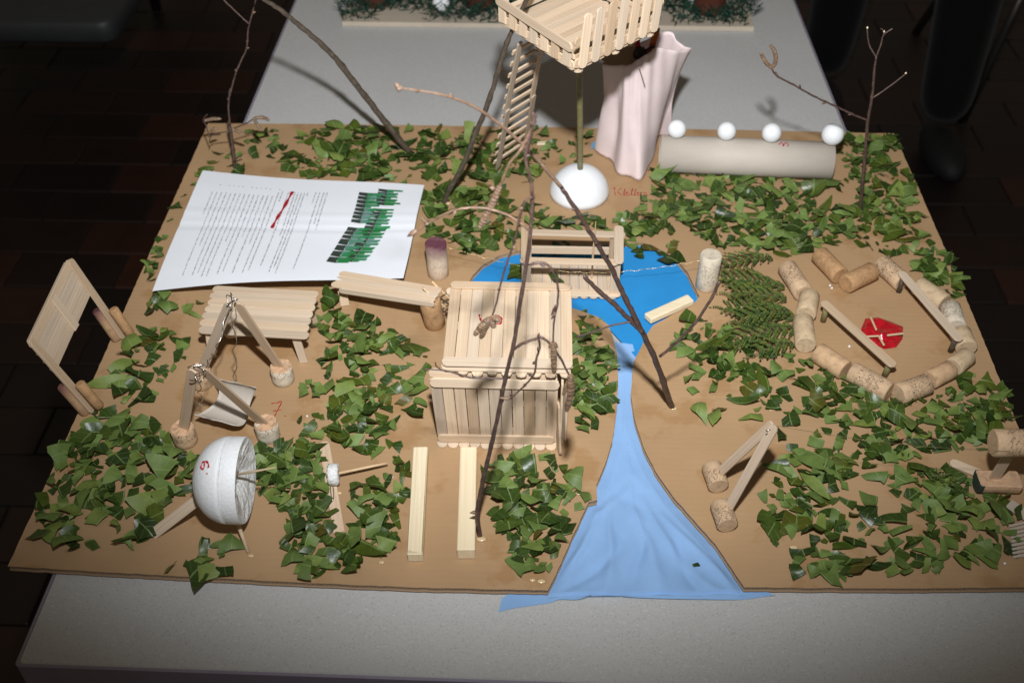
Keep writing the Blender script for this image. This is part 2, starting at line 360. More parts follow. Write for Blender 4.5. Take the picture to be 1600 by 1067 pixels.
def box_geo(c, ax, ay, az, ch=0.0005):
    # centre and three half-axis vectors, chamfered ends
    c, ax, ay, az = map(Vector, (c, ax, ay, az)); V = []; F = []
    kx, ky, kz = 1-ch/ax.length, 1-ch/ay.length, 1-ch/az.length
    ring = []
    for (sx, sy) in ((kx, 1), (-kx, 1), (-1, ky), (-1, -ky), (-kx, -1), (kx, -1), (1, -ky), (1, ky)): ring.append((sx, sy))
    for s, k in ((-1, 1), (-kz, 0), (kz, 0), (1, 1)):
        for sx, sy in ring: V.append(c+ax*sx*(kx if k else 1)+ay*sy*(ky if k else 1)+az*s)
    for l in range(3):
        for i in range(8): j = (i+1) % 8; F.append((l*8+i, l*8+j, (l+1)*8+j, (l+1)*8+i))
    F.append(tuple(range(7, -1, -1))); F.append(tuple(range(24, 32)))
    return V, F
def sphere_geo(c, r, n=16, m=10, jit=0.0):
    V = [Vector(c)+Vector((0, 0, r))]; F = []
    for i in range(1, m):
        for k in range(n):
            a, b_ = math.pi*i/m, 2*math.pi*k/n; q = r*(1+jit*(rng.random()-.5))
            V.append(Vector(c)+Vector((q*math.sin(a)*math.cos(b_), q*math.sin(a)*math.sin(b_), q*math.cos(a))))
    V.append(Vector(c)-Vector((0, 0, r)))
    for k in range(n): F.append((0, 1+k, 1+(k+1) % n)); F.append((len(V)-1, 1+(m-2)*n+(k+1) % n, 1+(m-2)*n+k))
    for i in range(m-2):
        for k in range(n): j = (k+1) % n; F.append((1+i*n+k, 1+(i+1)*n+k, 1+(i+1)*n+j, 1+i*n+j))
    return V, F
def join(geos):
    V = []; F = []
    for v, f in geos:
        o = len(V); V += list(v); F += [tuple(i+o for i in q) for q in f]
    return V, F
def ribbon(P, nrm, w, taper=True):
    # flat drawn stroke of width w along P lying in the plane with normal nrm, a slab 0.3 mm thick
    P = spline(P, 4); nrm = Vector(nrm).normalized(); V = []; F = []
    for i, p in enumerate(P):
        d = (P[min(i+1, len(P)-1)]-P[max(i-1, 0)]).normalized(); s = d.cross(nrm).normalized()
        k = w/2*(0.75+0.35*math.sin(i*1.3+1)) if taper else w/2
        V += [p+s*k, p-s*k, p-s*k-nrm*.0003, p+s*k-nrm*.0003]
    for i in range(len(P)-1):
        for k in range(4): j = (k+1) % 4; F.append((i*4+k, i*4+j, i*4+4+j, i*4+4+k))
    F += [(3, 2, 1, 0), tuple(len(V)-4+i for i in range(4))]
    return V, F

def group_part(name, parent, A, B, w=.006, t=.002, mat='stick_wood'):
    # a real connecting piece that carries its pieces as sub-parts
    A, B = Vector(A), Vector(B); x = (B-A)/2; up = Vector((0, 0, 1)) if abs(x.normalized().z) < .9 else Vector((0, -1, 0)); y = up.cross(x).normalized(); z = x.cross(y).normalized()
    V, F = box_geo((A+B)/2, x, y*w/2, z*t/2, .0003); return part(name, V, F, mat, parent)
#@@BODY
# ------------------------------------------------------------------ the setting
TZ = -0.0085                                   # table top; the cardboard's upper face is z = 0
FZ = -0.74
fo = part('floor', [(-4, -2, FZ-.004), (5, -2, FZ-.004), (5, 7, FZ-.004), (-4, 7, FZ-.004)], [(0, 1, 2, 3)], 'grout'); fo['kind'] = 'structure'
TV, TF = box_geo((0, 0, 0), (.118, 0, 0), (0, .0585, 0), (0, 0, .004), .002); tile_me = mk_mesh('tile', TV, TF, 'floor_tile')
def in_view(p, mg=120):
    d = np.array(p)-CAM; zc = d@_f
    if zc < .1: return False
    x, y = 800+FPX*(d@_r)/zc, 533.5-FPX*(d@_u)/zc
    return -mg < x < 1600+mg and -mg < y < 1067+mg
k = 0
for j in range(-6, 36):
    for i in range(-9, 14):
        x = i*.24+(.12 if j % 2 else 0); y = j*.12
        if not in_view((x, y, FZ)): continue
        if .05 < x < .8 and y < 1.7: continue                # below the table, never seen
        o = link('tile', tile_me, fo); o.location = Vector((x, y, FZ-.0035))-fo.location; k += 1

tyaw = -0.0092; tx, ty0 = 0.034, -0.0821
def T(u, v, z):
    u = u*(1.035-.030*v)
    return Vector((tx+u*math.cos(tyaw)-v*math.sin(tyaw), ty0+u*math.sin(tyaw)+v*math.cos(tyaw), z))
table = thing('table', 'long grey speckled laminate table under the cardboard model', 'table', T(.4, .9, FZ))
pts = []
for (cx, cy, a0) in ((.8-.006, .006, -90), (.8-.006, 1.9, 0), (.006, 1.9, 90), (.006, .006, 180)):
    for q in range(4): a = math.radians(a0+30*q); pts.append((cx+.004*math.cos(a), cy+.004*math.sin(a)))
V, F = extrude_outline(pts, .026, .0012); part('table_top', [T(p[0], p[1], TZ-.013+p[2]) for p in V], F, 'laminate', table)
pts2 = [(p[0]+(.0025 if p[0] > .4 else -.0025), p[1]+(.0025 if p[1] > .5 else -.0025)) for p in pts]
nb = len(pts); V = []; F = []
for z in (TZ-.027, TZ-.0012):
    V += [T(p[0], p[1], z) for p in pts2]
for i in range(nb): j = (i+1) % nb; F.append((i, j, nb+j, nb+i))
V += [T(p[0], p[1], TZ-.0009) for p in pts]
for i in range(nb): j = (i+1) % nb; F.append((nb+i, nb+j, 2*nb+j, 2*nb+i))
part('edge_band', V, F, 'edge_band', table)
for (u, v) in ((.06, .07), (.74, .07), (.06, 1.8), (.74, 1.8)):
    V, F = tube_geo([T(u, v, FZ), T(u, v, FZ+.35), T(u, v, TZ-.0275)], [.018]*3, 12); part('leg', V, F, 'dark_metal', table, True)
V, F = box_geo(T(.4, .9, TZ-.06), T(.33, 0, 0)-T(0, 0, 0), T(0, .86, 0)-T(0, 0, 0), (0, 0, .03)); part('apron', V, F, 'dark_metal', table)

# grey padded bench far left, legs of another table far right
vb = thing('bench', 'dark grey padded bench with rounded corner in the dim background', 'bench', (-.9, 2.3, FZ))
pts = []
for (cx, cy, a0) in ((-.495, 1.62, -90), (-.495, 3.0, 0), (-1.3, 3.0, 90), (-1.3, 1.62, 180)):
    for q in range(5): a = math.radians(a0+22.5*q); pts.append((cx+.035*math.cos(a), cy+.035*math.sin(a)))
V, F = extrude_outline(pts, .05, .006); part('seat', [(p[0]-.02, p[1]+.03, p[2]-.325) for p in V], F, 'grey_vinyl', vb, True)
for (x, y) in ((-.75, 2.6), (-1.25, 2.6), (-.75, 2.95), (-1.25, 2.95)):
    V, F = tube_geo([(x, y, FZ), (x, y, -.35)], [.015, .015], 10); part('leg', V, F, 'dark_metal', vb, True)
st = thing('stool', 'steel tube leg of a stool standing on the dark floor', 'stool', (1.85, 1.95, FZ))
for (x0, y0, x1, y1) in ((1.545, 2.0, 1.64, 2.04), (1.545, 2.5, 1.64, 2.3), (2.15, 2.0, 1.98, 2.04), (2.15, 2.5, 1.98, 2.3)):
    V, F = tube_geo([(x0, y0, FZ), (x1, y1, -.2)], [.012, .012], 12); part('leg', V, F, 'steel', st, True)
V, F = lathe([(.2, -.2), (.21, -.19), (.21, -.175), (.2, -.165)], 28); part('seat', [(x+1.85, y+2.17, z) for x, y, z in V], F, 'dark_metal', st)

# person standing beside the far corner of the table, only the dark trouser legs reach into the frame
def skin_obj(name, pts, edges, radii, mat, parent=None, sub=2):
    me = bpy.data.meshes.new(name); o0 = org(parent); me.from_pydata([Vector(p)-o0 for p in pts], edges, []); me.materials.append(MATS[mat])
    ob = link(name, me, parent); md = ob.modifiers.new('skin', 'SKIN'); md.use_smooth_shade = True
    for i, r in enumerate(radii): me.skin_vertices[0].data[i].radius = (r, r) if not isinstance(r, tuple) else r
    me.skin_vertices[0].data[0].use_root = True
    s = ob.modifiers.new('sub', 'SUBSURF'); s.levels = sub; s.render_levels = sub; return ob
pz = FZ; px0, py0 = 1.30, 2.02
P = [(px0, py0, pz+.95), (px0-.10, py0+.03, pz+.86), (px0-.115, py0+.05, pz+.48), (px0-.12, py0+.07, pz+.08),
     (px0+.10, py0-.05, pz+.86), (px0+.125, py0-.12, pz+.48), (px0+.13, py0-.17, pz+.08),
     (px0, py0+.01, pz+1.2), (px0, py0+.02, pz+1.42), (px0, py0, pz+1.54),
     (px0-.2, py0+.02, pz+1.40), (px0-.25, py0, pz+1.12), (px0-.22, py0-.12, pz+.92),
     (px0+.2, py0, pz+1.40), (px0+.26, py0-.02, pz+1.12), (px0+.24, py0-.14, pz+.92)]
E_ = [(0, 1), (1, 2), (2, 3), (0, 4), (4, 5), (5, 6), (0, 7), (7, 8), (8, 9), (8, 10), (10, 11), (11, 12), (8, 13), (13, 14), (14, 15)]
person = thing('person', 'person in black trousers standing beside the far right table edge', 'person', (px0, py0, FZ))
skin_obj('body', P, E_, [.15, .10, .085, .065, .10, .085, .065, .15, .14, .055, .065, .05, .035, .065, .05, .035], 'black_cloth', person)
V, F = sphere_geo((px0, py0-.01, pz+1.64), .1, 20, 14); V = [Vector((px0+(v.x-px0)*.8, v.y, pz+1.64+(v.z-pz-1.64)*1.2)) for v in V]; part('head', V, F, 'skin', person, True)
for (x, y) in ((px0-.12, py0+.07), (px0+.13, py0-.17)):
    V, F = sphere_geo((x, y-.06, pz+.035), .05, 16, 10); V = [Vector((v.x, y-.06+(v.y-y+.06)*2.4, max(pz, pz+.04+(v.z-pz-.035)*.9))) for v in V]; part('shoe', V, F, 'shoe', person, True)

# ------------------------------------------------------------------ second model at the back of the table
bt = thing('craft_model', 'second craft board with dark green tinsel garland and brown tubes', 'craft model', (.45, 1.1, TZ))
V, F = box_geo((.45, 1.145, TZ+.004), (.315, -.001, 0), (.001, .125, 0), (0, 0, .0038)); part('base_board', V, F, 'pale_cardboard', bt)
for (x, y, h, m_) in ((.178, 1.09, .11, 0), (.345, 1.085, .11, 0), (.70, 1.075, .11, 0), (.55, 1.2, .12, 0)):
    V, F = lathe([(.024, 0), (.025, .001), (.025, h-.001), (.024, h), (.021, h), (.021, .004)], 24); part('tube', [(x+a, y+b_, TZ+.008+z) for a, b_, z in V], F, 'brown_tube', bt, True)
for (x, y) in ((.285, 1.055), (.68, 1.085)):
    gs = [sphere_geo((x-.005, y, TZ+.024), .0085, 12, 8), sphere_geo((x+.005, y, TZ+.024), .0085, 12, 8), sphere_geo((x, y+.002, TZ+.017), .008, 12, 8)]
    V, F = join(gs); part('white_flower', V, F, 'white_paint', bt, True)
gV = []; gF = []; gt = []
for i in range(11000):
    cx = rng.uniform(.125, .775); cy = rng.uniform(1.018, 1.26)
    if cy < 1.05 and math.sin(cx*47)+math.sin(cx*19+1) < -.35: continue
    if min((cx-a)**2+(cy-b_)**2 for a, b_ in ((.178, 1.09), (.345, 1.085), (.70, 1.075), (.55, 1.2))) < .026**2: continue
    a = rng.uniform(0, 6.283); e = rng.uniform(-.1, .9); l = rng.uniform(.008, .018)
    d = Vector((math.cos(a)*math.cos(e), math.sin(a)*math.cos(e), math.sin(e))); s = d.cross(Vector((rng.uniform(-1, 1), rng.uniform(-1, 1), 1))).normalized()*.0010
    p = Vector((cx, cy, TZ+.010+rng.random()*.016)); q = p+d*l; q.z = max(q.z, TZ+.009)
    b0 = len(gV); gV += [p-s, p+s, q+s*.3, q-s*.3]; gF.append((b0, b0+1, b0+2, b0+3)); gt += [rng.random()]*4
g = part('tinsel_garland', gV, gF, 'garland', bt, tint=gt, uvs=[(.5, .5)]*len(gV)); g['kind'] = 'stuff'

# ------------------------------------------------------------------ cardboard base with the river and pond cut out
BT = .0065
left_bank = [(856, 922), (869, 897), (891, 846), (920, 784), (933, 781), (932, 757), (945, 726), (957, 689), (963, 644), (966, 602), (965, 557), (959, 532)]
pond_w = [(951, 508), (932, 494), (890, 480), (830, 474), (770, 470), (735, 458), (731, 444), (739, 430), (753, 415), (781, 399), (815, 391), (860, 387), (940, 383), (985, 380)]
pond_e = [(1003, 379), (1018, 382), (1043, 396), (1058, 406), (1075, 426), (1084, 446), (1093, 463), (1086, 472), (1055, 489), (1020, 509), (1011, 522), (1003, 540), (995, 555)]
right_bank = [(990, 565), (988, 582), (986, 619), (992, 656), (1005, 697), (1023, 734), (1052, 776), (1085, 813), (1118, 850), (1143, 887), (1163, 917)]
outer_l = [(12, 884), (60, 781), (150, 583), (240, 382), (325, 193)]; back = [(500, 194), (860, 199), (1140, 203), (1397, 209)]; outer_r = [(1440, 305), (1490, 420), (1545, 551), (1600, 690), (1690, 915)]
front_r = [(1600, 917), (1400, 919)]; front_l = [(640, 917), (400, 906), (180, 894)]
loop = left_bank+pond_w+pond_e+right_bank+front_r[::-1]+outer_r[::-1]+back[::-1]+outer_l[::-1]+front_l[::-1]
LP = [at(x, y) for x, y in loop]
def jitter_line(P, seg=.006, amp=.00035):
    out = []
    for i, p in enumerate(P):
        q = P[(i+1) % len(P)]; n = max(1, int((q-p).length/seg)); d = (q-p).normalized(); s = Vector((-d.y, d.x, 0))
        for k in range(n): out.append(p.lerp(q, k/n)+s*(rng.random()-.5)*2*amp*(0 if k == 0 else 1))
    return out
LJ = jitter_line(LP); n = len(LJ)
area = sum(LJ[i].x*LJ[(i+1) % n].y-LJ[(i+1) % n].x*LJ[i].y for i in range(n))
if area < 0: LJ.reverse()
def inset(P, k):
    out = []
    for i in range(len(P)):
        e1 = (P[i]-P[i-1]); e2 = (P[(i+1) % len(P)]-P[i]); e = e1.normalized()+e2.normalized(); s = Vector((-e.y, e.x, 0)).normalized(); out.append(P[i]+s*k)
    return out
LI = inset(LJ, .0012)
lv = [(LJ, 0.0), (LJ, -.0009), (LI, -.0010), (LI, -BT+.0010), (LJ, -BT+.0009), (LJ, -BT)]
V = []; F = []; mi = []
for P, z in lv: V += [Vector((p.x, p.y, z)) for p in P]
for l in range(5):
    for i in range(n): j = (i+1) % n; F.append((l*n+j, l*n+i, (l+1)*n+i, (l+1)*n+j)); mi.append(1)
F.append(tuple(range(n))); mi.append(0); F.append(tuple(range(6*n-1, 5*n-1, -1))); mi.append(1)
board = part('model_board', V, F, ['cardboard', 'cardboard_edge'], None, midx=mi)
tag(board, 'large brown corrugated cardboard base with a river and pond cut out', 'cardboard')
fV = []; fF = []; s_acc = 0
LO = inset(LJ, .0007)
for i in range(n):
    p, q = LO[i], LO[(i+1) % n]; m_ = max(2, int((q-p).length/.0009))
    for k in range(m_):
        t0, t1 = k/m_, (k+1)/m_; a, b_ = p.lerp(q, t0), p.lerp(q, t1); l = (q-p).length
        z0 = -BT/2+(BT/2-.0012)*math.sin((s_acc+l*t0)*2*math.pi/.0075); z1 = -BT/2+(BT/2-.0012)*math.sin((s_acc+l*t1)*2*math.pi/.0075)
        o = len(fV); fV += [Vector((a.x, a.y, z0+.00035)), Vector((a.x, a.y, z0-.00035)), Vector((b_.x, b_.y, z1-.00035)), Vector((b_.x, b_.y, z1+.00035))]; fF.append((o, o+1, o+2, o+3))
    s_acc += (q-p).length
fl_ = part('fluting', fV, fF, 'pale_cardboard', board); fl_['kind'] = 'stuff'
# flat red marker writing on the cardboard
def write(strokes, fn, nrm, w): return join([ribbon([fn(*p) for p in s], nrm, w) for s in strokes])
V, F = write([[(424, 630), (433, 629), (440, 627), (434, 640), (428, 652)], [(427, 642), (439, 640)], [(445, 649), (446.5, 650)]], lambda x, y: at(x, y, .0004), (0, 0, 1), .0011)
t = part('red_numeral', V, F, 'red_marker', board); t['label'] = 'red handwritten number 7 beside the swing'
kl = [[(958, 295), (961, 293), (960, 299), (962, 305)], [(971, 294), (965, 300), (972, 305)], [(975, 305), (977, 295), (974, 303), (978, 305)], [(978, 302), (981, 299), (979, 305), (984, 304)], [(986, 305), (989, 294), (986, 303), (990, 305)], [(986, 298), (992, 297)], [(991, 305), (994, 295), (992, 304), (995, 305)], [(995, 302), (998, 300), (996, 305), (1001, 304)], [(1001, 305), (1002, 301), (1005, 301)], [(1006, 305), (1007, 301), (1010, 302), (1010, 306), (1013, 305)]]
V, F = write(kl, lambda x, y: at(x, y, .0004), (0, 0, 1), .0009)
t = part('red_lettering', V, F, 'red_marker', board); t['label'] = 'small red handwriting in front of the pink cloth'
# shiny dried glue drops
gs = []
for (x, y, r) in ((752, 842, 5), (846, 908, 4), (832, 906, 3), (905, 770, 4), (1052, 638, 4), (610, 745, 4), (560, 820, 3), (392, 868, 3), (530, 770, 3), (1240, 855, 4), (1345, 335, 4), (700, 318, 4), (596, 878, 3), (1205, 640, 3)):
    c = at(x, y, .0); v, f = sphere_geo((0, 0, 0), r*.0006, 10, 6); gs.append(([Vector((c.x+p.x*1.6, c.y+p.y, max(.0, p.z*.4)+.0002)) for p in v], f))
V, F = join(gs); part('glue_drops', V, F, 'glue', board, True)['kind'] = 'stuff'

# pond sheet and river cloth under the cut-out
pc = [at(x, y) for x, y in pond_w+pond_e]; cc = sum(pc, Vector())/len(pc)
P = [p+(p-cc).normalized()*-.0012 for p in pc]
V = [Vector((p.x, p.y, -.0042)) for p in P]+[Vector((p.x, p.y, -.0056)) for p in P]; m_ = len(P)
F = [tuple(range(m_)), tuple(range(2*m_-1, m_-1, -1))]+[((i+1) % m_, i, m_+i, m_+(i+1) % m_) for i in range(m_)]
if sum(P[i].x*P[(i+1) % m_].y-P[(i+1) % m_].x*P[i].y for i in range(m_)) < 0: F = [tuple(reversed(f)) for f in F]
tag(part('pond_sheet', V, F, 'pond_blue'), 'bright blue felt sheet forming the pond under the stick dock', 'felt sheet')
lb = [at(x, y) for x, y in left_bank]; rb = [at(x, y) for x, y in ([(995, 555)]+right_bank)[::-1]]
lb.append(at(959, 530)); rb.append(at(989, 534)); chan = [(p.x, p.y) for p in lb]+[(p.x, p.y) for p in rb[::-1]]
lx = [at(784, 926), at(830, 895), at(872, 852), at(905, 784)]+lb[5:]; rx = [at(1212, 922), at(1185, 905), at(1150, 878)]+rb[3:]
def along(P, t):
    ls = [(P[i+1]-P[i]).length for i in range(len(P)-1)]; s = t*sum(ls)
    for i, l in enumerate(ls):
        if s <= l or i == len(ls)-1: return P[i].lerp(P[i+1], min(1, s/l))
        s -= l
def pip(x, y, P):
    r = False; n = len(P)
    for i in range(n):
        x0, y0 = P[i]; x1, y1 = P[i-1]
        if (y0 > y) != (y1 > y) and x < (x1-x0)*(y-y0)/(y1-y0)+x0: r = not r
    return r
def bank_dist(x, y):
    p = Vector((x, y)); best = 1
    for P in (lb, rb):
        for i in range(len(P)-1):
            a, c = P[i].xy, P[i+1].xy; d = c-a; k = max(0, min(1, (p-a).dot(d)/max(1e-9, d.length_squared))); best = min(best, (p-a-d*k).length)
    return best
creases = [(.10, .22, .02, .30, .030, 1.0), (.20, .40, .00, .22, .035, -.9), (.36, .33, .00, .34, .030, 1.0), (.47, .58, .02, .26, .028, -.8), (.60, .52, .00, .42, .035, 1.0),
           (.70, .78, .00, .20, .030, -1.0), (.80, .66, .02, .36, .032, .9), (.91, .80, .00, .30, .028, .8), (.28, .62, .40, .34, .030, -.8), (.15, .55, .30, .44, .030, .8), (.40, .85, .52, .40, .035, .7), (.30, .70, .60, .54, .040, -.6), (.55, .45, .42, .78, .06, .7), (.35, .3, .5, .8, .06, -.5)]
def fold(u, t):                                    # soft creases running down the cloth towards the mouth
    z = .12*math.sin(u*9+t*13+2*math.sin(t*17))
    for (u0, u1, t0, t1, w, h) in creases:
        du, dt = u1-u0, (t1-t0)*1.3; l2 = du*du+dt*dt; k = ((u-u0)*du+(t-t0)*1.3*dt)/l2; kc = max(0, min(1, k))
        bend = .02*math.sin(kc*4+u0*20); d = math.hypot(u-u0-du*kc-bend, (t-t0)*1.3-dt*kc); z += h*math.exp(-(d/w)**2)*(.35+.65*math.sin(math.pi*min(1, max(0, kc*.9+.05))))
    return max(-1, min(1, z))
NU, NV = 90, 170; V = []; F = []
fl_line = spline([at(779, 957, TZ), at(800, 951, TZ), at(860, 942, TZ), at(872, 938, TZ), at(905, 938, TZ), at(935, 930, TZ), at(985, 935, TZ), at(1040, 937, TZ), at(1100, 938, TZ), at(1150, 938, TZ), at(1185, 934, TZ), at(1213, 930, TZ)], 6)
for j in range(NV+1):
    v = j/NV
    for i in range(NU+1):
        u = i/NU; t = max(0, (v-.08)/.92); k = min(1, v/.08)
        p = along(lx, t).lerp(along(rx, t), u); inside = pip(p.x, p.y, chan); env = min(1, bank_dist(p.x, p.y)/.009) if inside else 0
        if v < .08:
            q1 = p; p = along(fl_line, u).lerp(q1, k)
            m_ = max(0, min(1, (p.x-lb[0].x)/.012, (rb[0].x-p.x)/.012)); env = m_*(.35+.65*k)
        wd = (along(lb, t)-along(rb, t)).length; amp = min(1, .15+wd*6)
        z = TZ+.0007+env*(.0034+.0034*fold(u, t if v >= .08 else -.08*(1-k))*amp)*min(1, .45+wd*5)
        if t > .8: z = z*(1-(t-.8)/.2)+(-.0036)*((t-.8)/.2)
        V.append(Vector((p.x, p.y, min(-.0008, max(z, TZ+.0005)))))
for j in range(NV):
    for i in range(NU): q = j*(NU+1)+i; F.append((q, q+1, q+NU+2, q+NU+1))
rc = part('river_cloth', V, F, 'river_blue', None, True); tag(rc, 'creased light blue cloth river spilling over the front of the board', 'cloth')

# ------------------------------------------------------------------ stick house in the middle
house = thing('stick_house', 'flat-roofed hut of craft sticks in the middle of the board', 'model house', at(780, 680, 0))
hx0, hx1, hy0 = .351, .465, .158
def hs(name, A, B, up, par=None, **k): return stick(name, par or house, A, B, up, **k)
G_floor = group_part('floor', house, (hx0+.004, hy0+.05, .0033), (hx1-.004, hy0+.05, .0033), .008, .0018)
G_wall = group_part('front_wall', house, (hx0+.003, hy0+.0030, .050), (hx1-.008, hy0+.0030, .050), .0015, .006)
for i in range(11):                                             # floor boards, rounded ends peep out in front
    x = hx0+.0055+i*.0102; hs('floor_board', (x, hy0-.0085+rng.uniform(-.0015, .0008), .0012), (x, hy0+.102, .0012), (0, 0, 1), G_floor)
wt = .0885; lean = -.004
def wallp(x, z): return Vector((x, hy0+lean*z/wt, z))
for i in range(11):                                             # front wall slats
    x = hx0+.0062+i*.0101; f = (i/10-.5)*.0
    hs('wall_slat', wallp(x+.0004*rng.uniform(-1, 1), .004), wallp(x-.0035+.0035*i/10, wt-.002), (0, -1, 0), G_wall, r0=False, r1=False, w=.00975, mat=('grey_stick_wood' if i % 3 != 1 else 'stick_wood'))  # greyer slats: partly the sticks' own tone, partly wall shade put into the colour
hs('wall_rail', Vector((.3490, hy0-.0062, wt-.004)), Vector((.4645, hy0-.0058, wt-.005)), (0, -1, .05), G_wall, w=.0105)
hs('wall_rail', Vector((.3480, hy0-.0014, wt+.003)), Vector((.4620, hy0-.0012, wt+.003)), (0, -1, .05), G_wall)
hs('wall_rail', Vector((hx0+.0010, hy0-.0024, .0078)), Vector((hx1-.0035, hy0-.0024, .0083)), (0, -1, 0), G_wall, w=.0098)
hs('wall_rail', Vector((hx0+.002, hy0+.0024, .013)), Vector((hx1-.004, hy0+.0024, .013)), (0, -1, 0))
for (x, sg) in ((hx0+.0165, -1), (hx1-.006, 1)):                 # side walls
    G_side = group_part('side_wall', house, (x-sg*.0024, hy0+.006, .05), (x-sg*.0024, hy0+.100, .05), .0015, .006)
    for i in range(9):
        if sg > 0 and 2 <= i <= 4: continue                     # doorway
        y = hy0+.010+i*.0102; hs('wall_slat', (x, y, .0048), (x, y, wt), (sg, 0, 0), G_side, r0=False, r1=False)
    hs('wall_rail', (x+sg*.0023, hy0-.001, wt-.008), (x+sg*.0023, hy0+.108, wt-.008), (sg, 0, 0), G_side)
    hs('wall_rail', (x+sg*.0023, hy0-.001, .009), (x+sg*.0023, hy0+.108, .009), (sg, 0, 0), G_side)
G_back = group_part('back_wall', house, (hx0+.018, hy0+.1045, .05), (hx1-.01, hy0+.1045, .05), .0015, .006)
for i in range(2, 11):
    x = hx0+.0062+i*.0100; hs('wall_slat', (x, hy0+.107, .0048), (x, hy0+.107, wt), (0, 1, 0), G_back, r0=False, r1=False)
d1 = hs('door', Vector((hx1+.0015, hy0-.012, .002)), Vector((hx1+.0018, hy0-.003, wt+.001)), (1, 0, 0))   # narrow door ajar at the right corner
hs('door', Vector((hx1+.0055, hy0+.004, .002)), Vector((hx1+.0048, hy0+.010, wt-.002)), (1, .4, 0))
hs('door', Vector((hx1+.0015, hy0-.0145, .0030)), Vector((hx1-.0016, hy0-.0030, .060)), (1, .2, 0))
# roof: eleven planks front to back between two battens, a second layer below
rz = .1005; rs = .000
def rp(u, v, dz=0): return Vector((.3605+.1150*u, .1555+.1140*v, rz+dz+rs*v))
G_roof = group_part('roof', house, rp(.03, .5, -.0024), rp(.97, .5, -.0024), .01, .002)
for i in range(11):
    u = .045+i*.091; hs('roof_plank', rp(u, .01+rng.uniform(-.006, .006)), rp(u+rng.uniform(-.003, .003), .99), (0, 0, 1), G_roof, w=.0101, r0=False, r1=False)
hs('roof_batten', rp(-.005, .035, .0023), rp(1.0, .03, .0023), (0, 0, 1), G_roof, w=.0108)
hs('roof_batten', rp(-.005, .965, .0023), rp(1.0, .96, .0023), (0, 0, 1), G_roof, w=.0100)
hs('roof_batten', rp(-.010, .025, -.0023), rp(.985, .02, -.0023), (0, 0, 1), G_roof, w=.0108)
hs('roof_batten', rp(-.04, .93, -.0023), rp(.95, .93, -.0023), (0, 0, 1), G_roof)
for i in range(8):
    u = .16+i*.112; hs('rafter', rp(u, -.055+rng.uniform(-.012, .012), -.0046), rp(u, .94, -.0046), (0, 0, 1), G_roof)
V, F = write([[(749, 491), (750, 497), (753, 502), (760, 501)], [(765, 496), (775, 493), (782, 495), (784, 500), (781, 506), (771, 505)]], lambda x, y: at(x, y, rz+.0014), (0, 0, 1), .0019)
t = part('red_numeral', V, F, 'red_marker', house); t['label'] = 'red handwritten mark on the roof'

# ------------------------------------------------------------------ tree-house platform on a pole
base = at(905, 302, 0)
pole = thing('tree_house', 'square stick platform with picket railing on a green pole in a white foam dome', 'tree house', base)
R_ = .0365; prof = [(R_*math.cos(a), R_*math.sin(a)) for a in [math.radians(q) for q in range(0, 90, 9)]]+[(.002, R_)]
V, F = lathe(prof, 36); part('foam_dome', [(base.x+x, base.y+y, z) for x, y, z in V], F, 'foam_ball', pole, True)
pzt = .255
pn, pl, pr = at(897, 113, pzt), at(781, 35, pzt), at(1026, 48, pzt)
eu = (pl-pn); ev = (pr-pn)
def pp(u, v, dz=0): return pn+eu*u+ev*v+Vector((0, 0, dz))
ptop = pp(.5, .5, -.004)
V, F = tube_geo(spline([base+Vector((0, 0, R_-.004)), base.lerp(ptop, .55)+Vector((.001, 0, .012)), ptop], 6), [.0034]*13, 10); part('pole', V, F, 'green_pole', pole, True)
def ps(name, A, B, up, par=None, **k): return stick(name, par or pole, A, B, up, **k)
G_pf = group_part('platform_floor', pole, pp(.5, .03, -.0046), pp(.5, .97, -.0046), .009, .002)
for i in range(12): u = .045+i*.083; ps('floor_board', pp(u, .01), pp(u, .985), (0, 0, 1), G_pf, w=eu.length*.0826)
for v in (.07, .5, .93): ps('joist', pp(-.01, v, -.0023), pp(1.0, v, -.0023), (0, 0, 1), G_pf)
nU = Vector((-ev.x, -ev.y, 0)).normalized(); nV = Vector((-eu.x, -eu.y, 0)).normalized()
def side(fn, nrm, n, h0, h1, rail_lo, rail_hi, outer, tilt=0, skip=()):
    k = nrm*(.0024 if outer else -.0024); gp = group_part('railing', pole, fn(.02, .0135)-nrm*.0026, fn(.98, .0135)-nrm*.0026, .0015, .005)
    ps('rail', fn(-.01, rail_lo)+k*0, fn(1.0, rail_lo)+k*0, nrm, gp); ps('rail', fn(-.012, rail_hi)+(nrm*.0046 if not outer else nrm*0), fn(1.0, rail_hi)+(nrm*.0046 if not outer else nrm*0), nrm, gp)
    for i in range(n):
        if i in skip: continue
        t = .07+i*.86/(n-1); ps('picket', fn(t, h0)+nrm*.0023, fn(t+tilt+rng.uniform(-.008, .008), h1)+nrm*.0023, nrm, gp, r0=outer, r1=outer)
side(lambda t, z: pp(t, -.005, z), nU, 7, .004, .027, .006, .0265, False)
side(lambda t, z: pp(-.005, t, z), nV, 7, .002, .056, .008, .030, True, .05)
side(lambda t, z: pp(t, 1.005, z), -nU, 7, .004, .040, .006, .0285, False, 0, (2, 3))
side(lambda t, z: pp(1.005, t, z), -nV, 6, .004, .050, .008, .030, True, .02, (1,))
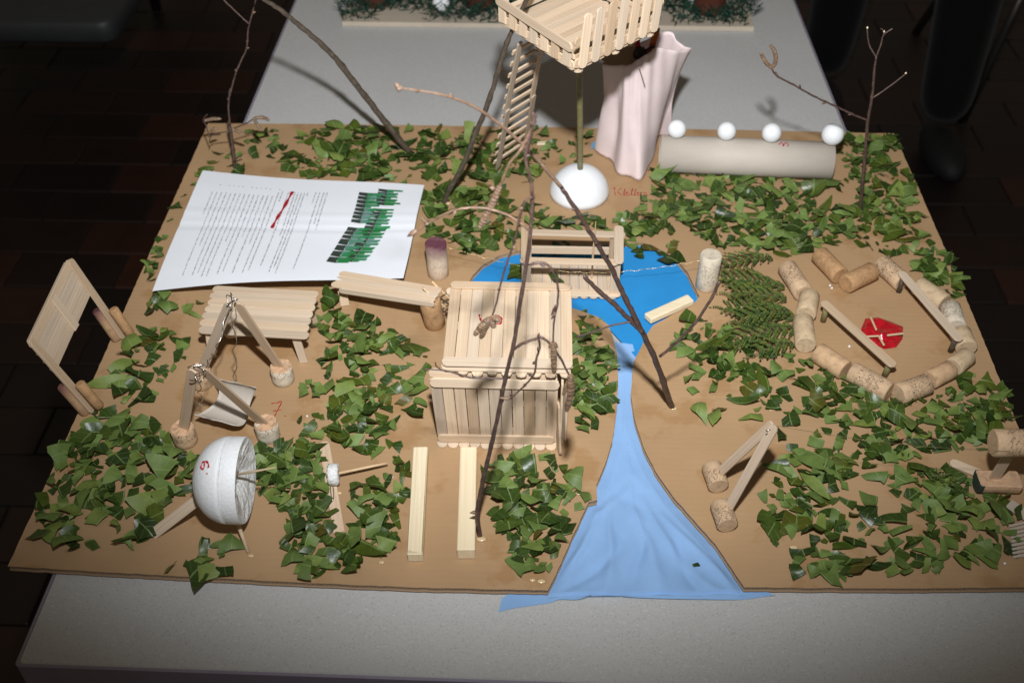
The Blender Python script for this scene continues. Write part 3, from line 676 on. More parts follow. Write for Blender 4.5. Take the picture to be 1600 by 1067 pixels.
# ladder leaning on the platform
la = thing('stick_ladder', 'ladder of short stick rungs leaning up to the platform', 'ladder', at(795, 260, 0))
f0, f1 = at(777, 266, .001), at(819, 240, .001); t0, t1 = at(813, 66, .232), at(851, 48, .232)
wl = (f1-f0); tl = (t1-t0)
for a, b_ in ((f0, t0), (f1, t1)):
    up = (b_-a).cross(wl).normalized(); 
    if up.z < 0: up = -up
    mpt = a.lerp(b_, .45)
    stick('ladder_rail', la, a, a.lerp(b_, .52), up, w=.0072, mat='grey_stick_wood'); stick('ladder_rail', la, a.lerp(b_, .46)+up*.0022, b_, up, w=.0072, mat='grey_stick_wood')
for i in range(12):
    t = .06+i*.078; a, b_ = f0.lerp(t0, t), f1.lerp(t1, t); up = (t0-f0).cross(wl).normalized(); up = -up if up.z < 0 else up
    d = (b_-a).normalized()*.004; stick('rung', la, a-d+up*.0044, b_+d+up*.0044+(t0-f0).normalized()*.004, up, w=.0060, r0=False, r1=False)

# ------------------------------------------------------------------ stick dock standing in the pond
dk = thing('stick_dock', 'open stick frame with plank floor standing in the blue pond', 'model dock', at(895, 430, -.0042))
dx0, dx1, dy0, dy1, dh = .4265, .5310, .3755, .4285, .046; z0 = -.0032
def ds(name, A, B, up, **k): return stick(name, dk, A, B, up, **k)
for x in (dx0+.012, dx1-.012): ds('bearer', (x, dy0+.002, z0+.0002), (x, dy1, z0+.0002), (0, 0, 1))
for i in range(10): x = dx0+.006+i*.0102; ds('floor_plank', (x, dy0-.003, z0+.0024), (x, dy1+.002, z0+.0024), (0, 0, 1), r1=False)
ds('sill', (dx0-.003, dy0+.004, z0+.0047), (dx1+.003, dy0+.003, z0+.0047), (0, 0, 1), w=.011)
for x in (dx0+.004, dx1-.005):
    for y in (dy0+.003, dy1-.003): ds('post', (x, y, z0+.0058), (x, y, dh-.0013), (0, -1, 0), r0=False, r1=False, mat='grey_stick_wood')
ds('top_rail', (dx0-.003, dy0+.002, dh), (dx1-.003, dy0+.001, dh), (0, 0, 1)); ds('top_rail', (dx0+.002, dy1-.001, dh), (dx1+.007, dy1-.003, dh), (0, 0, 1))
ds('top_rail', (dx0+.003, dy0-.001, dh+.0023), (dx0+.002, dy1+.006, dh+.0023), (0, 0, 1)); ds('top_rail', (dx1-.003, dy0-.004, dh+.0023), (dx1, dy1+.010, dh+.0023), (0, 0, 1), w=.0105)
ds('middle_rail', (dx0+.002, dy1-.0006, .022), (dx1, dy1-.0006, .022), (0, 1, 0))
b0 = Vector((.5025, .405, z0+.004)); V, F = tube_geo([b0, b0+Vector((0, .001, .04)), b0+Vector((.001, .002, .076))], [.001, .001, .0004], 8); part('mast', V, F, 'toothpick_wood', dk)

# ------------------------------------------------------------------ low table of seven slats
tb = thing('slatted_table', 'low model table with seven craft-stick slats beside the paper', 'model table', at(395, 500, 0))
tzz = .040; tbl, tbr, tbk = at(308, 515, tzz), at(470, 524, tzz), at(333, 450, tzz)
ex = (tbr-tbl).normalized()*.112; ey = (tbk-tbl)
for i in range(7):
    q = tbl+ey*(i/6.2)+Vector((rng.uniform(-.0006, .0006)+(.0012 if i == 0 else 0), 0, 0)); stick('slat', tb, q, q+ex, (0, 0, 1), w=.0101)
for f in (.10, .88):
    stick('cross_batten', tb, tbl+ex*f+ey*.02-Vector((0, 0, .0023)), tbl+ex*f+ey*.98-Vector((0, 0, .0023)), (0, 0, 1))
ed = -ex.normalized()
for f, s in ((.10, 1), (.88, -1)):
    for g in (.04, .96):
        a = tbl+ex*f+ey*g-Vector((0, 0, .0035)); stick('leg', tb, Vector((a.x-s*.004, a.y, .0005)), a, (0, -1, 0), w=.0085, r0=False, mat='stick_wood')
    a = tbl+ex*f+ey*.5
stick('brace', tb, tbl+ex*.13+ey*.5+Vector((0, -.002, -.004)), Vector((*(tbl+ex*.86+ey*.5).xy, .006)), (0, -1, 0), w=.008)
stick('brace', tb, tbl+ex*.85+ey*.45+Vector((0, -.003, -.004)), Vector((*(tbl+ex*.14+ey*.45).xy, .006)), (0, -1, 0), w=.008)

# ------------------------------------------------------------------ swing with two A-frames on cork feet
sw = thing('model_swing', 'swing with two stick A-frames on cork feet and a grey cardboard seat', 'model swing', at(360, 640, 0))
ap1, ap2 = at(309, 583, .110), at(366, 481, .110)
feet = [at(291, 690, 0), at(420, 682, 0), at(317, 600, 0), at(443, 594, 0)]
for i, (f, a) in enumerate(((feet[0], ap1), (feet[1], ap1), (feet[2], ap2), (feet[3], ap2))):
    cork_obj('cork_foot', f, f+Vector((0, 0, .0185)), .0112, 'cork_grey' if i % 2 else 'cork_print', sw, i*1.3, True)
    c0, c1 = lathe([(.0108, .0184), (.0100, .0196), (.007, .0192), (.002, .0197)], 18); part('cork_crumb', [(f.x+x, f.y+y, z+rng.uniform(0, .0012)) for x, y, z in c0], c1, 'cork_crumb', sw)
    tp = a+Vector(((.003 if i % 2 else -.003), (.0013 if i % 2 else -.0013), .005)); d = (tp-f).normalized()
    stick('leg', sw, Vector((f.x, f.y, .014)), tp, (-d.z*.25, -1, .2), mat='grey_stick_wood')
def wire_bunch(c, r, n, seed):
    q = random.Random(seed); P = [c+Vector((q.uniform(-1, 1)*r, q.uniform(-1, 1)*r, q.uniform(-1, 1)*r)) for _ in range(n)]
    P = spline(P, 5); return tube_geo(P, [.0005]*len(P), 6)
for i, a in enumerate((ap1, ap2)):
    V, F = wire_bunch(a+Vector((0, -.001, .002 if i == 0 else .008)), .007, 14, 5+i); part('wire_tie', V, F, 'wire', sw, True)
tm = at(350, 628, .030)                       # trough seat, axis along x
ax = (at(399, 589, .05)-at(333, 573, .05)).normalized(); ax.z = 0; ax.normalize(); ay = Vector((-ax.y, ax.x, 0)); V = []; F = []
nA, nL = 14, 8
for lay in (0, 1):
    for i in range(nA+1):
        th = math.radians(28+158*i/nA)
        for j in range(nL+1):
            r = .0215-lay*.0009; l = (j/nL-.5)*(.040+.006*math.sin(i*.5)); jag = rng.uniform(-.0009, .0009) if i in (0, nA) else 0
            V.append(tm+ax*(l+.004*(i/nA-.5))+ay*(-math.cos(th)*r)+Vector((0, 0, .004-math.sin(th)*r+jag)))
st_ = (nA+1)*(nL+1)
for lay in (0, 1):
    for i in range(nA):
        for j in range(nL):
            q = lay*st_+i*(nL+1)+j; f = (q, q+1, q+nL+2, q+nL+1); F.append(f if lay else f[::-1])
for i in range(nA):
    for j in (0, nL): q = i*(nL+1)+j; F.append((q, q+nL+1, q+nL+1+st_, q+st_))
for j in range(nL):
    for i in (0, nA): q = i*(nL+1)+j; F.append((q, q+1, q+1+st_, q+st_))
part('seat', V, F, 'tube_cardboard', sw, True)
for a, e, sd in ((ap1, tm+ax*-.012+ay*-.018+Vector((0, 0, .008)), 1), (ap2, tm+ax*.002+ay*.020+Vector((0, 0, .006)), 2)):
    q = random.Random(sd); P = [a.lerp(e, k/9)+Vector((math.sin(k*2.1)*.0022, math.cos(k*2.1)*.0015, 0)) for k in range(10)]
    P = spline(P, 5); V, F = tube_geo(P, [.0005]*len(P), 6); part('hanging_wire', V, F, 'wire', sw, True)
P = spline([ap2+Vector((-.002, -.003, .008)), at(340, 540, .09), at(328, 560, .1), ap1+Vector((.004, -.003, .002)), ap1+Vector((-.006, -.006, -.004))], 8)
P = [p+Vector((math.sin(i*1.4)*.0013, 0, math.cos(i*1.4)*.0013)) for i, p in enumerate(P)]; V, F = tube_geo(P, [.0006]*len(P), 6); part('twisted_wire', V, F, 'wire', sw, True)

# ------------------------------------------------------------------ upright frame with slatted panel on the left edge
lf = thing('stick_stand', 'upright stick stand with a slatted panel held by corks at the left edge', 'model frame', at(160, 590, 0))
pA0, pA1 = Vector((.0135, .2925, .001)), Vector((-.0215, .3035, .096)); pB0, pB1 = Vector((.0145, .187, .001)), Vector((-.0185, .1865, .094))
nn = (pA1-pA0).cross(pB0-pA0).normalized(); nn = -nn if nn.x < 0 else nn
stick('post', lf, pA0, pA1, nn); stick('post', lf, pB0, pB1, nn)
for i in range(4):
    k = .955-i*.105; a, b_ = pA0.lerp(pA1, k), pB0.lerp(pB1, k); e = (b_-a).normalized()*.0035
    stick('panel_slat', lf, a-e-nn*.0023, b_+e-nn*.0023, nn, w=.0100)
k = .80; mid = lambda q: pA0.lerp(pA1, q).lerp(pB0.lerp(pB1, q), .47); stick('panel_batten', lf, mid(.985)+nn*.0001, mid(.59)+nn*.0001, nn, r0=False, r1=False)
stick('panel_batten', lf, pA0.lerp(pA1, .97)-nn*.0046, pB0.lerp(pB1, .97)-nn*.0046, nn, w=.006)
for p0, p1, mm in ((pA0, pA1, 'cork_stained'), (pB0, pB1, 'cork_stained')):
    d = (p1-p0).normalized(); s = d.cross(nn).normalized()
    for sg in (-1, 1):
        c0 = p0+nn*sg*.0072+s*(.002*sg)+Vector((0, 0, .002)); ln = .040 if sg < 0 else .034
        cork_obj('cork_clamp', c0, c0+d*ln, .0050, mm if sg < 0 else 'cork_brown', lf, sg)

# ------------------------------------------------------------------ foam dish, launcher stick, wooden blocks
dc = Vector((.1915, .061, .053)); dish = thing('foam_dish', 'hollow white foam half ball with red number, facing right on stick legs', 'foam dish', (dc.x, dc.y, 0))
Rd = .0372; ns = 30; rot = Matrix.Rotation(math.radians(1), 4, 'Z') @ Matrix.Rotation(math.radians(1), 4, 'Y')
prof = [(0.001, -Rd*.82-.006)]+[(Rd*math.sin(math.radians(q)), -Rd*math.cos(math.radians(q))*.82-.006) for q in range(10, 91, 8)]+[(Rd*.992, -.0062), (Rd*1.0, -.0052), (Rd*1.0, .006), (Rd*.985, .0072)]
def dl(prof):
    V, F = lathe(prof, ns); return [dc+rot@Vector((z, x, y)) for x, y, z in V], F
V, F = dl(prof); part('shell', V, F[:-2]+[F[-2]], 'foam', dish, True)
prof2 = [(Rd*.984, .0070), (Rd*.86, .0064), (Rd*.7, .0050), (Rd*.56, .0042), (Rd*.4, .0018), (Rd*.22, -.0015), (.0006, -.003)]
V, F = dl(prof2); V = [v+Vector((rng.uniform(-.0011, .0011), 0, rng.uniform(-.0006, .0006))) if i >= ns else v for i, v in enumerate(V)]; part('rough_inside', V, F[:-2]+[F[-1]], 'foam_rough', dish)
pa, pb = dc+rot@Vector((-.006, .001, .004)), at(431, 730, .072); V, F = tube_geo([pa, pa.lerp(pb, .6), pb], [.0011, .0011, .0005], 8); part('toothpick', V, F, 'toothpick_wood', dish, True)
la0 = at(239, 836, .001); stick('leg', dish, la0+Vector((0, 0, .001)), dc+Vector((-.030, -.003, -.016)), (0, -.6, .8), w=.0098, r0=False)
pa, pb = dc+Vector((-.002, -.018, -.034)), at(388, 863, .0005); V, F = tube_geo([pa, pb], [.0019, .0016], 8); part('leg', V, F, 'stick_wood', dish, True)
def on_dish(th, ph, k=1.004):                     # th away from the back pole, ph round the axis
    return dc+rot@Vector((-Rd*.82*math.cos(th)*k-.006, -Rd*math.sin(th)*math.cos(ph)*k, Rd*math.sin(th)*math.sin(ph)*k))
s6 = [[(.2, 1.0), (-.15, .75), (-.3, .3), (-.2, -.1), (.15, -.1), (.25, .2), (0, .38), (-.25, .2)], [(.55, .85), (.62, .9)]]
gs = []
for s_ in s6: gs.append(ribbon([on_dish(1.02+.24*y, 1.22-.36*x) for x, y in s_], Vector(CAM)-dc, .0021))
V, F = join(gs); t = part('red_numeral', V, F, 'red_marker', dish); t['label'] = 'red handwritten number 6 on the foam'

ln_ = thing('launcher_stick', 'flat stick on the board with a white foam ring and toothpick', 'craft stick', at(518, 760, 0))
a, b_ = at(506, 690, .0012), at(530, 832, .0012); stick('stick', ln_, a, b_, (0, 0, 1), r0=True, r1=False)
c = at(521, 741, .011); ring = [(.0035, -.0045), (.0085, -.005), (.0103, -.0035), (.0103, .0035), (.0085, .005), (.0035, .0045)]
V, F = lathe(ring, 18); q = Matrix.Rotation(math.radians(8), 3, 'Z'); part('foam_ring', [c+q@Vector((z*1.0, x, y*.95))+Vector((rng.uniform(-.0005, .0005), rng.uniform(-.0005, .0005), rng.uniform(-.0005, .0005))) for x, y, z in V], F, 'foam_rough', ln_, True)
pb = at(606, 723, .010); V, F = tube_geo([c, c.lerp(pb, .7), pb], [.0013, .0013, .0008], 8); part('toothpick', V, F, 'toothpick_wood', ln_, True)
P = spline([at(516, 757, .003), at(518, 777, .003), at(521, 779, .003), at(521, 762, .003), at(520, 760, .006)], 5); V, F = tube_geo(P, [.0005]*len(P), 6); part('wire_clip', V, F, 'wire', ln_, True)

def block(pts, h, label, rnd):
    a, b_, w = at(*pts[0], h), at(*pts[1], h), pts[2]; x = (b_-a).normalized(); y = Vector((-x.y, x.x, 0)); c = (a+b_)/2+Vector((0, 0, -h/2))
    V, F = box_geo(c, x*(b_-a).length/2, y*w/2, (0, 0, h/2-.0002), .0008)
    o0 = Vector((c.x, c.y, 0)); M = frame(a, b_, (0, 0, 1))[0]; Mi = M.inverted()
    if rnd: V = [v+Vector((0, 0, -.0035)) if (v-c).dot(x) < -(b_-a).length/2+.0015 and v.z > h*.6 else v for v in V]
    me = mk_mesh('wooden_block', [Mi @ (v-o0) for v in V], F, 'block_wood'); M2 = M.copy(); M2.translation = o0
    tag(link('wooden_block', me, None, M2), label, 'wooden block')
block(((648, 861), (657, 697), .0135), .0145, 'pale square wooden bar with rounded end, left of the pair', True)
block(((728, 858), (732, 697), .0155), .0135, 'pale wooden bar with a sharp end, beside the foot of the dark branch', False)

# ------------------------------------------------------------------ cardboard tube with four balls
tbx = thing('cardboard_tube', 'long grey cardboard tube lying at the back with a red number', 'cardboard tube', at(1165, 255, 0))
ta, tb_ = at(1031, 240, .0235), at(1299, 252, .0235); r = .0232; V = []; F = []
d = (tb_-ta).normalized(); s = Vector((-d.y, d.x, 0))
n_ = 28
for rr, P in ((r, ta), (r, tb_), (r-.0012, tb_), (r-.0012, ta)):
    for k in range(n_): a = 2*math.pi*k/n_; V.append(P+s*math.cos(a)*rr+Vector((0, 0, math.sin(a)*rr)))
for l in range(4):
    for k in range(n_): j = (k+1) % n_; m2 = (l+1) % 4; F.append((l*n_+k, l*n_+j, m2*n_+j, m2*n_+k))
part('tube', V, F, 'tube_cardboard', tbx, True).data.polygons.foreach_set('use_smooth', [True]*len(F))
def on_tube(px, py):                                # first hit of the sight line on the tube wall
    d0 = Vector(ray(px, py)); best = None
    for k in range(3000):
        p = Vector(CAM)+d0*(.9+k*.0002); q_ = p-ta; q_ -= d*q_.dot(d)
        if q_.length < r+.0004: return p
    return p
V, F = ribbon([on_tube(1217+x*9.5, 223+y*6) for x, y in [(0, .6), (.3, 0), (.65, .4), (.75, 1), (.9, .3), (1.3, .1), (1.55, .6), (1.4, 1.1)]], (0, -.6, .8), .0013); t = part('red_numeral', V, F, 'red_marker', tbx); t['label'] = 'red handwritten number 3 on the tube'
for (x, y, r, lab) in ((1054, 194, .0113, 'white foam ball at the left end of the cardboard tube'), (1131, 200, .0114, 'white foam ball, second from the left on the cardboard tube'), (1200, 208, .0118, 'white foam ball just left of the red number on the tube'), (1293, 215, .0134, 'largest white foam ball at the right end of the tube')):
    t = (x-1031)/(1299-1031); P = ta.lerp(tb_, t)+Vector((0, .003, .0232+r-.0008)); V, F = sphere_geo(P, r, 22, 14); ob = part('foam_ball', V, F, 'foam_ball', None, True); tag(ob, lab, 'foam ball', 'foam balls on the tube')

# ------------------------------------------------------------------ pink cloth tower
pk = thing('cloth_tower', 'tall tower draped in pale pink cloth behind the foam dome', 'cloth tower', at(985, 255, 0))
ring = [(Vector((.513, .672, 0)), aty(944, 97, .64)), (at(952, 252, 0), aty(968, 103, .618)), (at(966, 272, 0), aty(985, 101, .61)), (at(985, 279, 0), aty(1002, 91, .606)), (at(1005, 280, 0), aty(1026, 76, .613)), (at(1019, 248, 0), aty(1055, 79, .63)),
        (at(1027, 215, 0), aty(1082, 77, .65)), (Vector((.612, .698, 0)), aty(1066, 71, .668)), (Vector((.575, .715, 0)), aty(1046, 50, .672)), (Vector((.54, .708, 0)), aty(1010, 62, .672))]
def cspl(P, sub):
    out = []; n = len(P)
    for i in range(n):
        p0, p1, p2, p3 = P[i-1], P[i], P[(i+1) % n], P[(i+2) % n]
        for k in range(sub): t = k/sub; out.append(0.5*((2*p1)+(-p0+p2)*t+(2*p0-5*p1+4*p2-p3)*t*t+(-p0+3*p1-3*p2+p3)*t**3))
    return out
bot = cspl([p[0] for p in ring], 10); top = cspl([p[1] for p in ring], 10); nr = len(bot); nz = 30; V = []; F = []
cb = sum(bot, Vector())/nr
for j in range(nz+1):
    t = j/nz
    for i in range(nr):
        p = bot[i].lerp(top[i], t); bl = math.sin(math.pi*t); o_ = (p-cb.lerp(Vector((.56, .65, .17)), t)); o_.z = 0; o_ = o_.normalized() if o_.length else o_
        f = math.sin(i*.40+.8*math.sin(t*3))*.0018*(1-.3*t)+math.sin(i*.21+2+t*2.5)*.003*bl+.0009*math.sin(i*.9+t*7)*t+.0004*math.sin(i*.33+t*17+2*math.sin(i*.2))*bl
        q = p+o_*(f-.004*bl); q.z = max(.0006, q.z+(.0018*math.sin(i*2.2)+.001*math.sin(i*5.1) if j == 0 else 0)*.8+.0012*(j == 0)); V.append(q)
for j in range(nz):
    for i in range(nr): k = (i+1) % nr; F.append((j*nr+i, j*nr+k, (j+1)*nr+k, (j+1)*nr+i))
cl = part('cloth', V, F, 'pink_cloth', pk, True); md = cl.modifiers.new('solid', 'SOLIDIFY'); md.thickness = .0005
cdp = aty(972, 88, .635); V, F = lathe([(.026, 0), (.0262, .0008), (.026, .0016)], 24); part('cardboard_disc', [(cdp.x+x, cdp.y+.012+y*.8, cdp.z-.004+z+y*.25) for x, y, z in V], F, 'cardboard_edge', pk)
for (px, py, px2, py2, r, mm, nm) in ((1017, 84, 1026, 45, .0042, 'orange_peg', 'orange_peg'), (997, 84, 996, 60, .003, 'red_marker', 'red_peg')):
    V, F = tube_geo([aty(px, py, .64), aty(px2, py2, .64)], [r, r], 12); part(nm, V, F, mm, pk, True)
V, F = sphere_geo(aty(1000, 84, .636), .0085, 12, 8, .2); part('dark_knot', V, F, 'dark_wax', pk, True)
V, F = tube_geo(spline([aty(1008, 80, .632), aty(1016, 75, .63), aty(1023, 73, .632)], 4), [.0014]*9, 6); part('black_wire', V, F, 'dark_wax', pk, True)
V, F = tube_geo([aty(999, 108, .6055), aty(1008, 136, .6030)], [.0007, .0005], 6); part('pin', V, F, 'clear_thread', pk)
V, F = box_geo(at(928, 227, .006), (.003, .001, .001), (0, .001, .004), (.0005, 0, .0002), .0001); tag(part('paper_scrap', V, F, 'blue_scrap'), 'tiny blue scrap at the left foot of the pink cloth', 'paper scrap')

# ------------------------------------------------------------------ printed sheet of paper
pc4 = [at(238, 455, .012), at(630, 433, .036), at(663, 291, .013), at(317, 267, .011)]     # near-left, near-right, far-right, far-left
def pap(u, v, dz=0):
    p = pc4[0].lerp(pc4[1], u).lerp(pc4[3].lerp(pc4[2], u), v)
    fold = -.0012*math.exp(-((v-.50)/.012)**2)+.0008*math.exp(-((v-.62)/.015)**2)
    p.z += .0025*math.sin(u*5+v*3)+.002*math.sin(v*9+u*2)*(.3+u*.2)+fold+.004*math.sin(u*math.pi)*(1-v)*.5+dz; return p
NX, NY = 40, 40; V = [pap(i/NX, j/NY) for j in range(NY+1) for i in range(NX+1)]; F = [(j*(NX+1)+i, j*(NX+1)+i+1, (j+1)*(NX+1)+i+1, (j+1)*(NX+1)+i) for j in range(NY) for i in range(NX)]
pg = thing('paper_sheet', 'white printed sheet of paper with green title lying on leaves', 'paper', at(440, 370, 0))
sh = part('sheet', V, F, 'paper', pg, True)
q = random.Random(3); V = []; F = []
def quad(u0, u1, v0, v1, dz, V, F):
    o = len(V); V += [pap(u0, v0, dz), pap(u1, v0, dz), pap(u1, v1, dz), pap(u0, v1, dz)]; F.append((o, o+1, o+2, o+3))
lines = [(.585, .86, .50), (.570, .86, .55), (.552, .86, .10), (.535, .86, .74), (.500, .85, .82), (.486, .85, .07), (.472, .85, .12), (.458, .85, .08), (.444, .85, .42), (.415, .85, .14), (.388, .86, .75)]
lines += [(.372-.0205*i, .80 if i else .84, [.10, .08, .34, .08, .40, .10, .08, .36, .07, .06, .10, .09, .33, .08, .60][i]) for i in range(15)]
for (u, vs, ve) in lines:
    v = vs
    while v > ve:
        wl_ = q.randint(2, 9)
        for _ in range(wl_):
            h = q.choice([.0042, .0042, .0062]); du = q.uniform(-.0004, .0004)
            quad(u-.0021+du, u-.0021+h+du, v-.0027, v, .0006, V, F)
            if q.random() < .65: quad(u-.0021+q.choice([0, .0018, .0036]), u-.0021+q.choice([.0012, .003, .0048])+.0012, v-.0043, v-.0008, .0006, V, F)
            v -= .0062
            if v < ve: break
        v -= .006
    if u < .373 and q.random() < .62: quad(u-.002, u+.003, .875, .868, .0006, V, F)
part('printed_text', V, F, 'print_ink', pg)['kind'] = 'stuff'
# two rows of green block lettering with dark sides, read from top to bottom
gV = []; gF = []; dV = []; dF = []
def poly(P, t):
    k = t*(len(P)-1); i = min(int(k), len(P)-2); f = k-i; return P[i][0]+(P[i+1][0]-P[i][0])*f, P[i][1]+(P[i+1][1]-P[i][1])*f
def qd(VV, FF, a, b_, c, d_, dz):
    o = len(VV); VV += [pap(*a, dz), pap(*b_, dz), pap(*c, dz), pap(*d_, dz)]; FF.append((o, o+1, o+2, o+3))
for (P, n, w0, gap) in (([(.765, .87), (.768, .70), (.765, .55), (.742, .40), (.712, .16)], 16, .062, 8), ([(.846, .915), (.850, .72), (.832, .54), (.812, .37), (.776, .17)], 21, .056, 5)):
    for i in range(n):
        if i == gap: continue
        (ua, va), (ub, vb_) = poly(P, i/n), poly(P, (i+.94)/n); tall = w0*(1.22 if i in (0, 4, 11) else q.uniform(.9, 1.05)); sk = .012
        qd(dV, dF, (ua-.040, va+sk-.004), (ua, va), (ub, vb_), (ub-.040, vb_+sk+.003), .0006)
        notch = q.choice([.25, .45, .65]); hv = (va-vb_)
        qd(gV, gF, (ua, va), (ua+tall, va-sk*.3), (ub+tall, va-hv*.55-sk*.3), (ub, va-hv*.55), .0007); qd(gV, gF, (ua, va-hv*.55), (ua+tall*notch+.012, va-hv*.55), (ub+tall*notch+.012, vb_), (ub, vb_), .0007)
part('title_lettering', gV, gF, 'title_green', pg); part('title_sides', dV, dF, 'title_dark', pg)
V, F = ribbon([pap(.432, .855, .0012), pap(.425, .76, .0012), pap(.416, .66, .0012), pap(.405, .57, .0012), pap(.398, .50, .0012)], (0, 0, 1), .0042); part('red_strike', V, F, 'red_marker', pg)['label'] = 'thick red marker line across the print'

# ------------------------------------------------------------------ corks that stand alone, ramp, wire ferry
def lone_cork(A, B, mat, lab, grp=None, r=.0118, spin=0): return tag(cork_obj('cork', A, B, r, mat, None, spin), lab, 'cork', grp)
b0 = at(685, 429, 0); lone_cork(b0, b0+Vector((-.001, 0, .0445)), 'cork_wine', 'upright cork with wine-stained purple top near the paper')
b0 = at(1103, 448, 0); lone_cork(b0, b0+Vector((.001, .002, .0435)), 'cork_grey', 'upright pale printed cork at the right shore of the pond')
b0 = at(680, 507, 0); lone_cork(b0, b0+Vector((-.004, -.002, .0365)), 'cork_brown', 'brown cork standing under the end of the plank ramp', None, .0112)
rm = thing('plank_ramp', 'wooden plank ramp resting on a cork at the edge of the paper', 'model ramp', at(610, 470, 0))
ra, rb_ = Vector((.225, .3555, .028)), Vector((.3395, .3175, .0412)); rd = (rb_-ra).normalized(); rw = Vector((-rd.y, rd.x, 0)).normalized()
for k in range(3):
    stick('plank', rm, ra+rw*(k*.0092-.002)+Vector((0, 0, .0010)), rb_+rw*(k*.0080-.003)+Vector((0, 0, .0010-.0002*k)), (0, 0, 1), w=.0090)
stick('side_board', rm, ra-rw*.0080+rd*.012+Vector((0, 0, -.001)), rb_-rw*.0080+rd*.001+Vector((0, 0, -.001)), rw, w=.0065)
stick('support', rm, Vector((.236, .352, .0006)), Vector((.232, .362, .026)), (0, -1, 0), r0=False, r1=False)
tl = thing('toothpick_ladder', 'tiny toothpick ladder from the plank ramp down towards the hut', 'ladder', at(700, 490, 0))
l0, l1, l2, l3 = at(661, 450, .0475), at(709, 492, .012), at(675, 440, .0475), at(716, 480, .014)
for a, b_ in ((l0, l1), (l2, l3)): V, F = tube_geo([a, a.lerp(b_, .5), b_], [.0010, .0011, .0008], 8); part('rail', V, F, 'toothpick_wood', tl, True)
for k in (.45, .62, .80): V, F = tube_geo([l0.lerp(l1, k)+Vector((-.003, -.002, -.001)), l2.lerp(l3, k)+Vector((.004, .003, -.001))], [.0009, .0009], 6); part('rung', V, F, 'bark_grey', tl, True)
a, b_ = at(684, 381, .040), at(1110, 408, .036); P = []
for k in range(60):
    t = k/59; p = a.lerp(b_, t); p.z = .039-.022*math.sin(math.pi*t)+.0008*math.sin(k*1.7); p.y += -.008*math.sin(math.pi*t)+.0006*math.sin(k*2.3); P.append(p)
V, F = tube_geo(P, [.00019]*len(P), 6); tag(part('gold_wire', V, F, 'gold_thread', None, True), 'thin glittering gold wire strung across the pond between two corks', 'wire')
a, b_ = at(1012, 498, .0035), at(1079, 468, .0045); V, F = box_geo((a+b_)/2, (b_-a)/2, Vector((-(b_-a).y, (b_-a).x, 0)).normalized()*.0058, (0, 0, .0034), .0008)
V = [v+Vector((0, 0, rng.uniform(-.0006, .0006))) for v in V]; tag(part('split_stick', V, F, 'block_wood'), 'short split piece of pale wood lying on the pond shore', 'wood piece')

# ------------------------------------------------------------------ ring of corks with benches round a red fire place
ringc = [((1229, 418), (1256, 459), 'cork_print', 'printed pale cork at the upper left of the cork ring, beside the fern sprig'),
 ((1265, 462), (1259, 492), 'cork_pale', 'short plain cork in the left side of the ring, below the printed one'),
 ((1254, 500), (1259, 540), 'cork_pale', 'plain pale cork at the left of the ring with a dark groove'),
 ((1277, 550), (1321, 579), 'cork', 'brown cork in the lower left of the ring, by the near bench end'),
 ((1330, 580), (1390, 613), 'cork_print', 'long cork with dark lettering at the lower edge of the ring'),
 ((1403, 616), (1449, 600), 'cork_print', 'cork with faint print at the lowest point of the ring'),
 ((1452, 594), (1486, 577), 'cork', 'rough cork in the lower right curve of the ring'),
 ((1489, 574), (1512, 556), 'cork_pale', 'short cork in the right curve of the ring'),
 ((1511, 545), (1500, 519), 'cork_pale', 'pale cork below the decorated one at the right of the ring'),
 ((1494, 512), (1484, 480), 'cork_grey', 'greyish decorated cork at the right side of the ring'),
 ((1476, 474), (1434, 446), 'cork_pale', 'pale cork behind the far bench'),
 ((1411, 442), (1376, 411), 'cork_print', 'striped cork at the top right end of the ring, under the far bench end'),
 ((1363, 424), (1321, 444), 'cork_brown', 'brown lettered cork at the top of the ring, pointing right'),
 ((1280, 398), (1313, 432), 'cork_brown', 'reddish brown printed cork tilted at the top of the ring')]
for i, (p, q_, mm, lab) in enumerate(ringc):
    r = .0107 if i not in (6, 7) else .0098; lone_cork(at(*p, r), at(*q_, r), mm, lab, 'corks laid in a ring', r, i*1.1)
for (p, q_, posts, lab) in (((1285, 471), (1398, 573), ((1292, 478, 1286, 502), (1391, 566, 1381, 589)), 'stick bench on twig posts, nearer to the fern sprig'), ((1407, 425), (1501, 533), ((1411, 431, 1404, 456), (1495, 527, 1485, 549)), 'stick bench on twig posts at the right side of the cork ring')):
    bz = .023; bn = thing('stick_bench', lab, 'model bench', at((p[0]+q_[0])/2, (p[1]+q_[1])/2+15, 0), 'benches in the cork ring')
    stick('seat', bn, at(*p, bz), at(*q_, bz), (0, 0, 1))
    for (x, y, x2, y2) in posts: V, F = tube_geo([at(x2, y2, .0), at(x, y, bz-.0012)], [.0031, .0031], 9); part('post', V, F, 'green_pole' if p[0] < 1400 else 'bark_grey', bn, True)
fr = thing('fire_place', 'red painted fire place with crossed little sticks inside the cork ring', 'fire place', at(1378, 522, 0))
P = [at(x, y, 0) for x, y in ((1345, 515), (1352, 498), (1372, 496), (1392, 503), (1411, 511), (1410, 530), (1400, 543), (1382, 546), (1362, 537), (1348, 526))]
c = at(1378, 521, .0085); n = len(P); V = [p+Vector((0, 0, .0005)) for p in P]+[p.lerp(c, .22)+Vector((0, 0, .0042+rng.uniform(-.001, .0016)-.0018)) for p in P]+[p.lerp(c, .6)+Vector((0, 0, rng.uniform(-.0022, .0012))) for p in P]+[c]
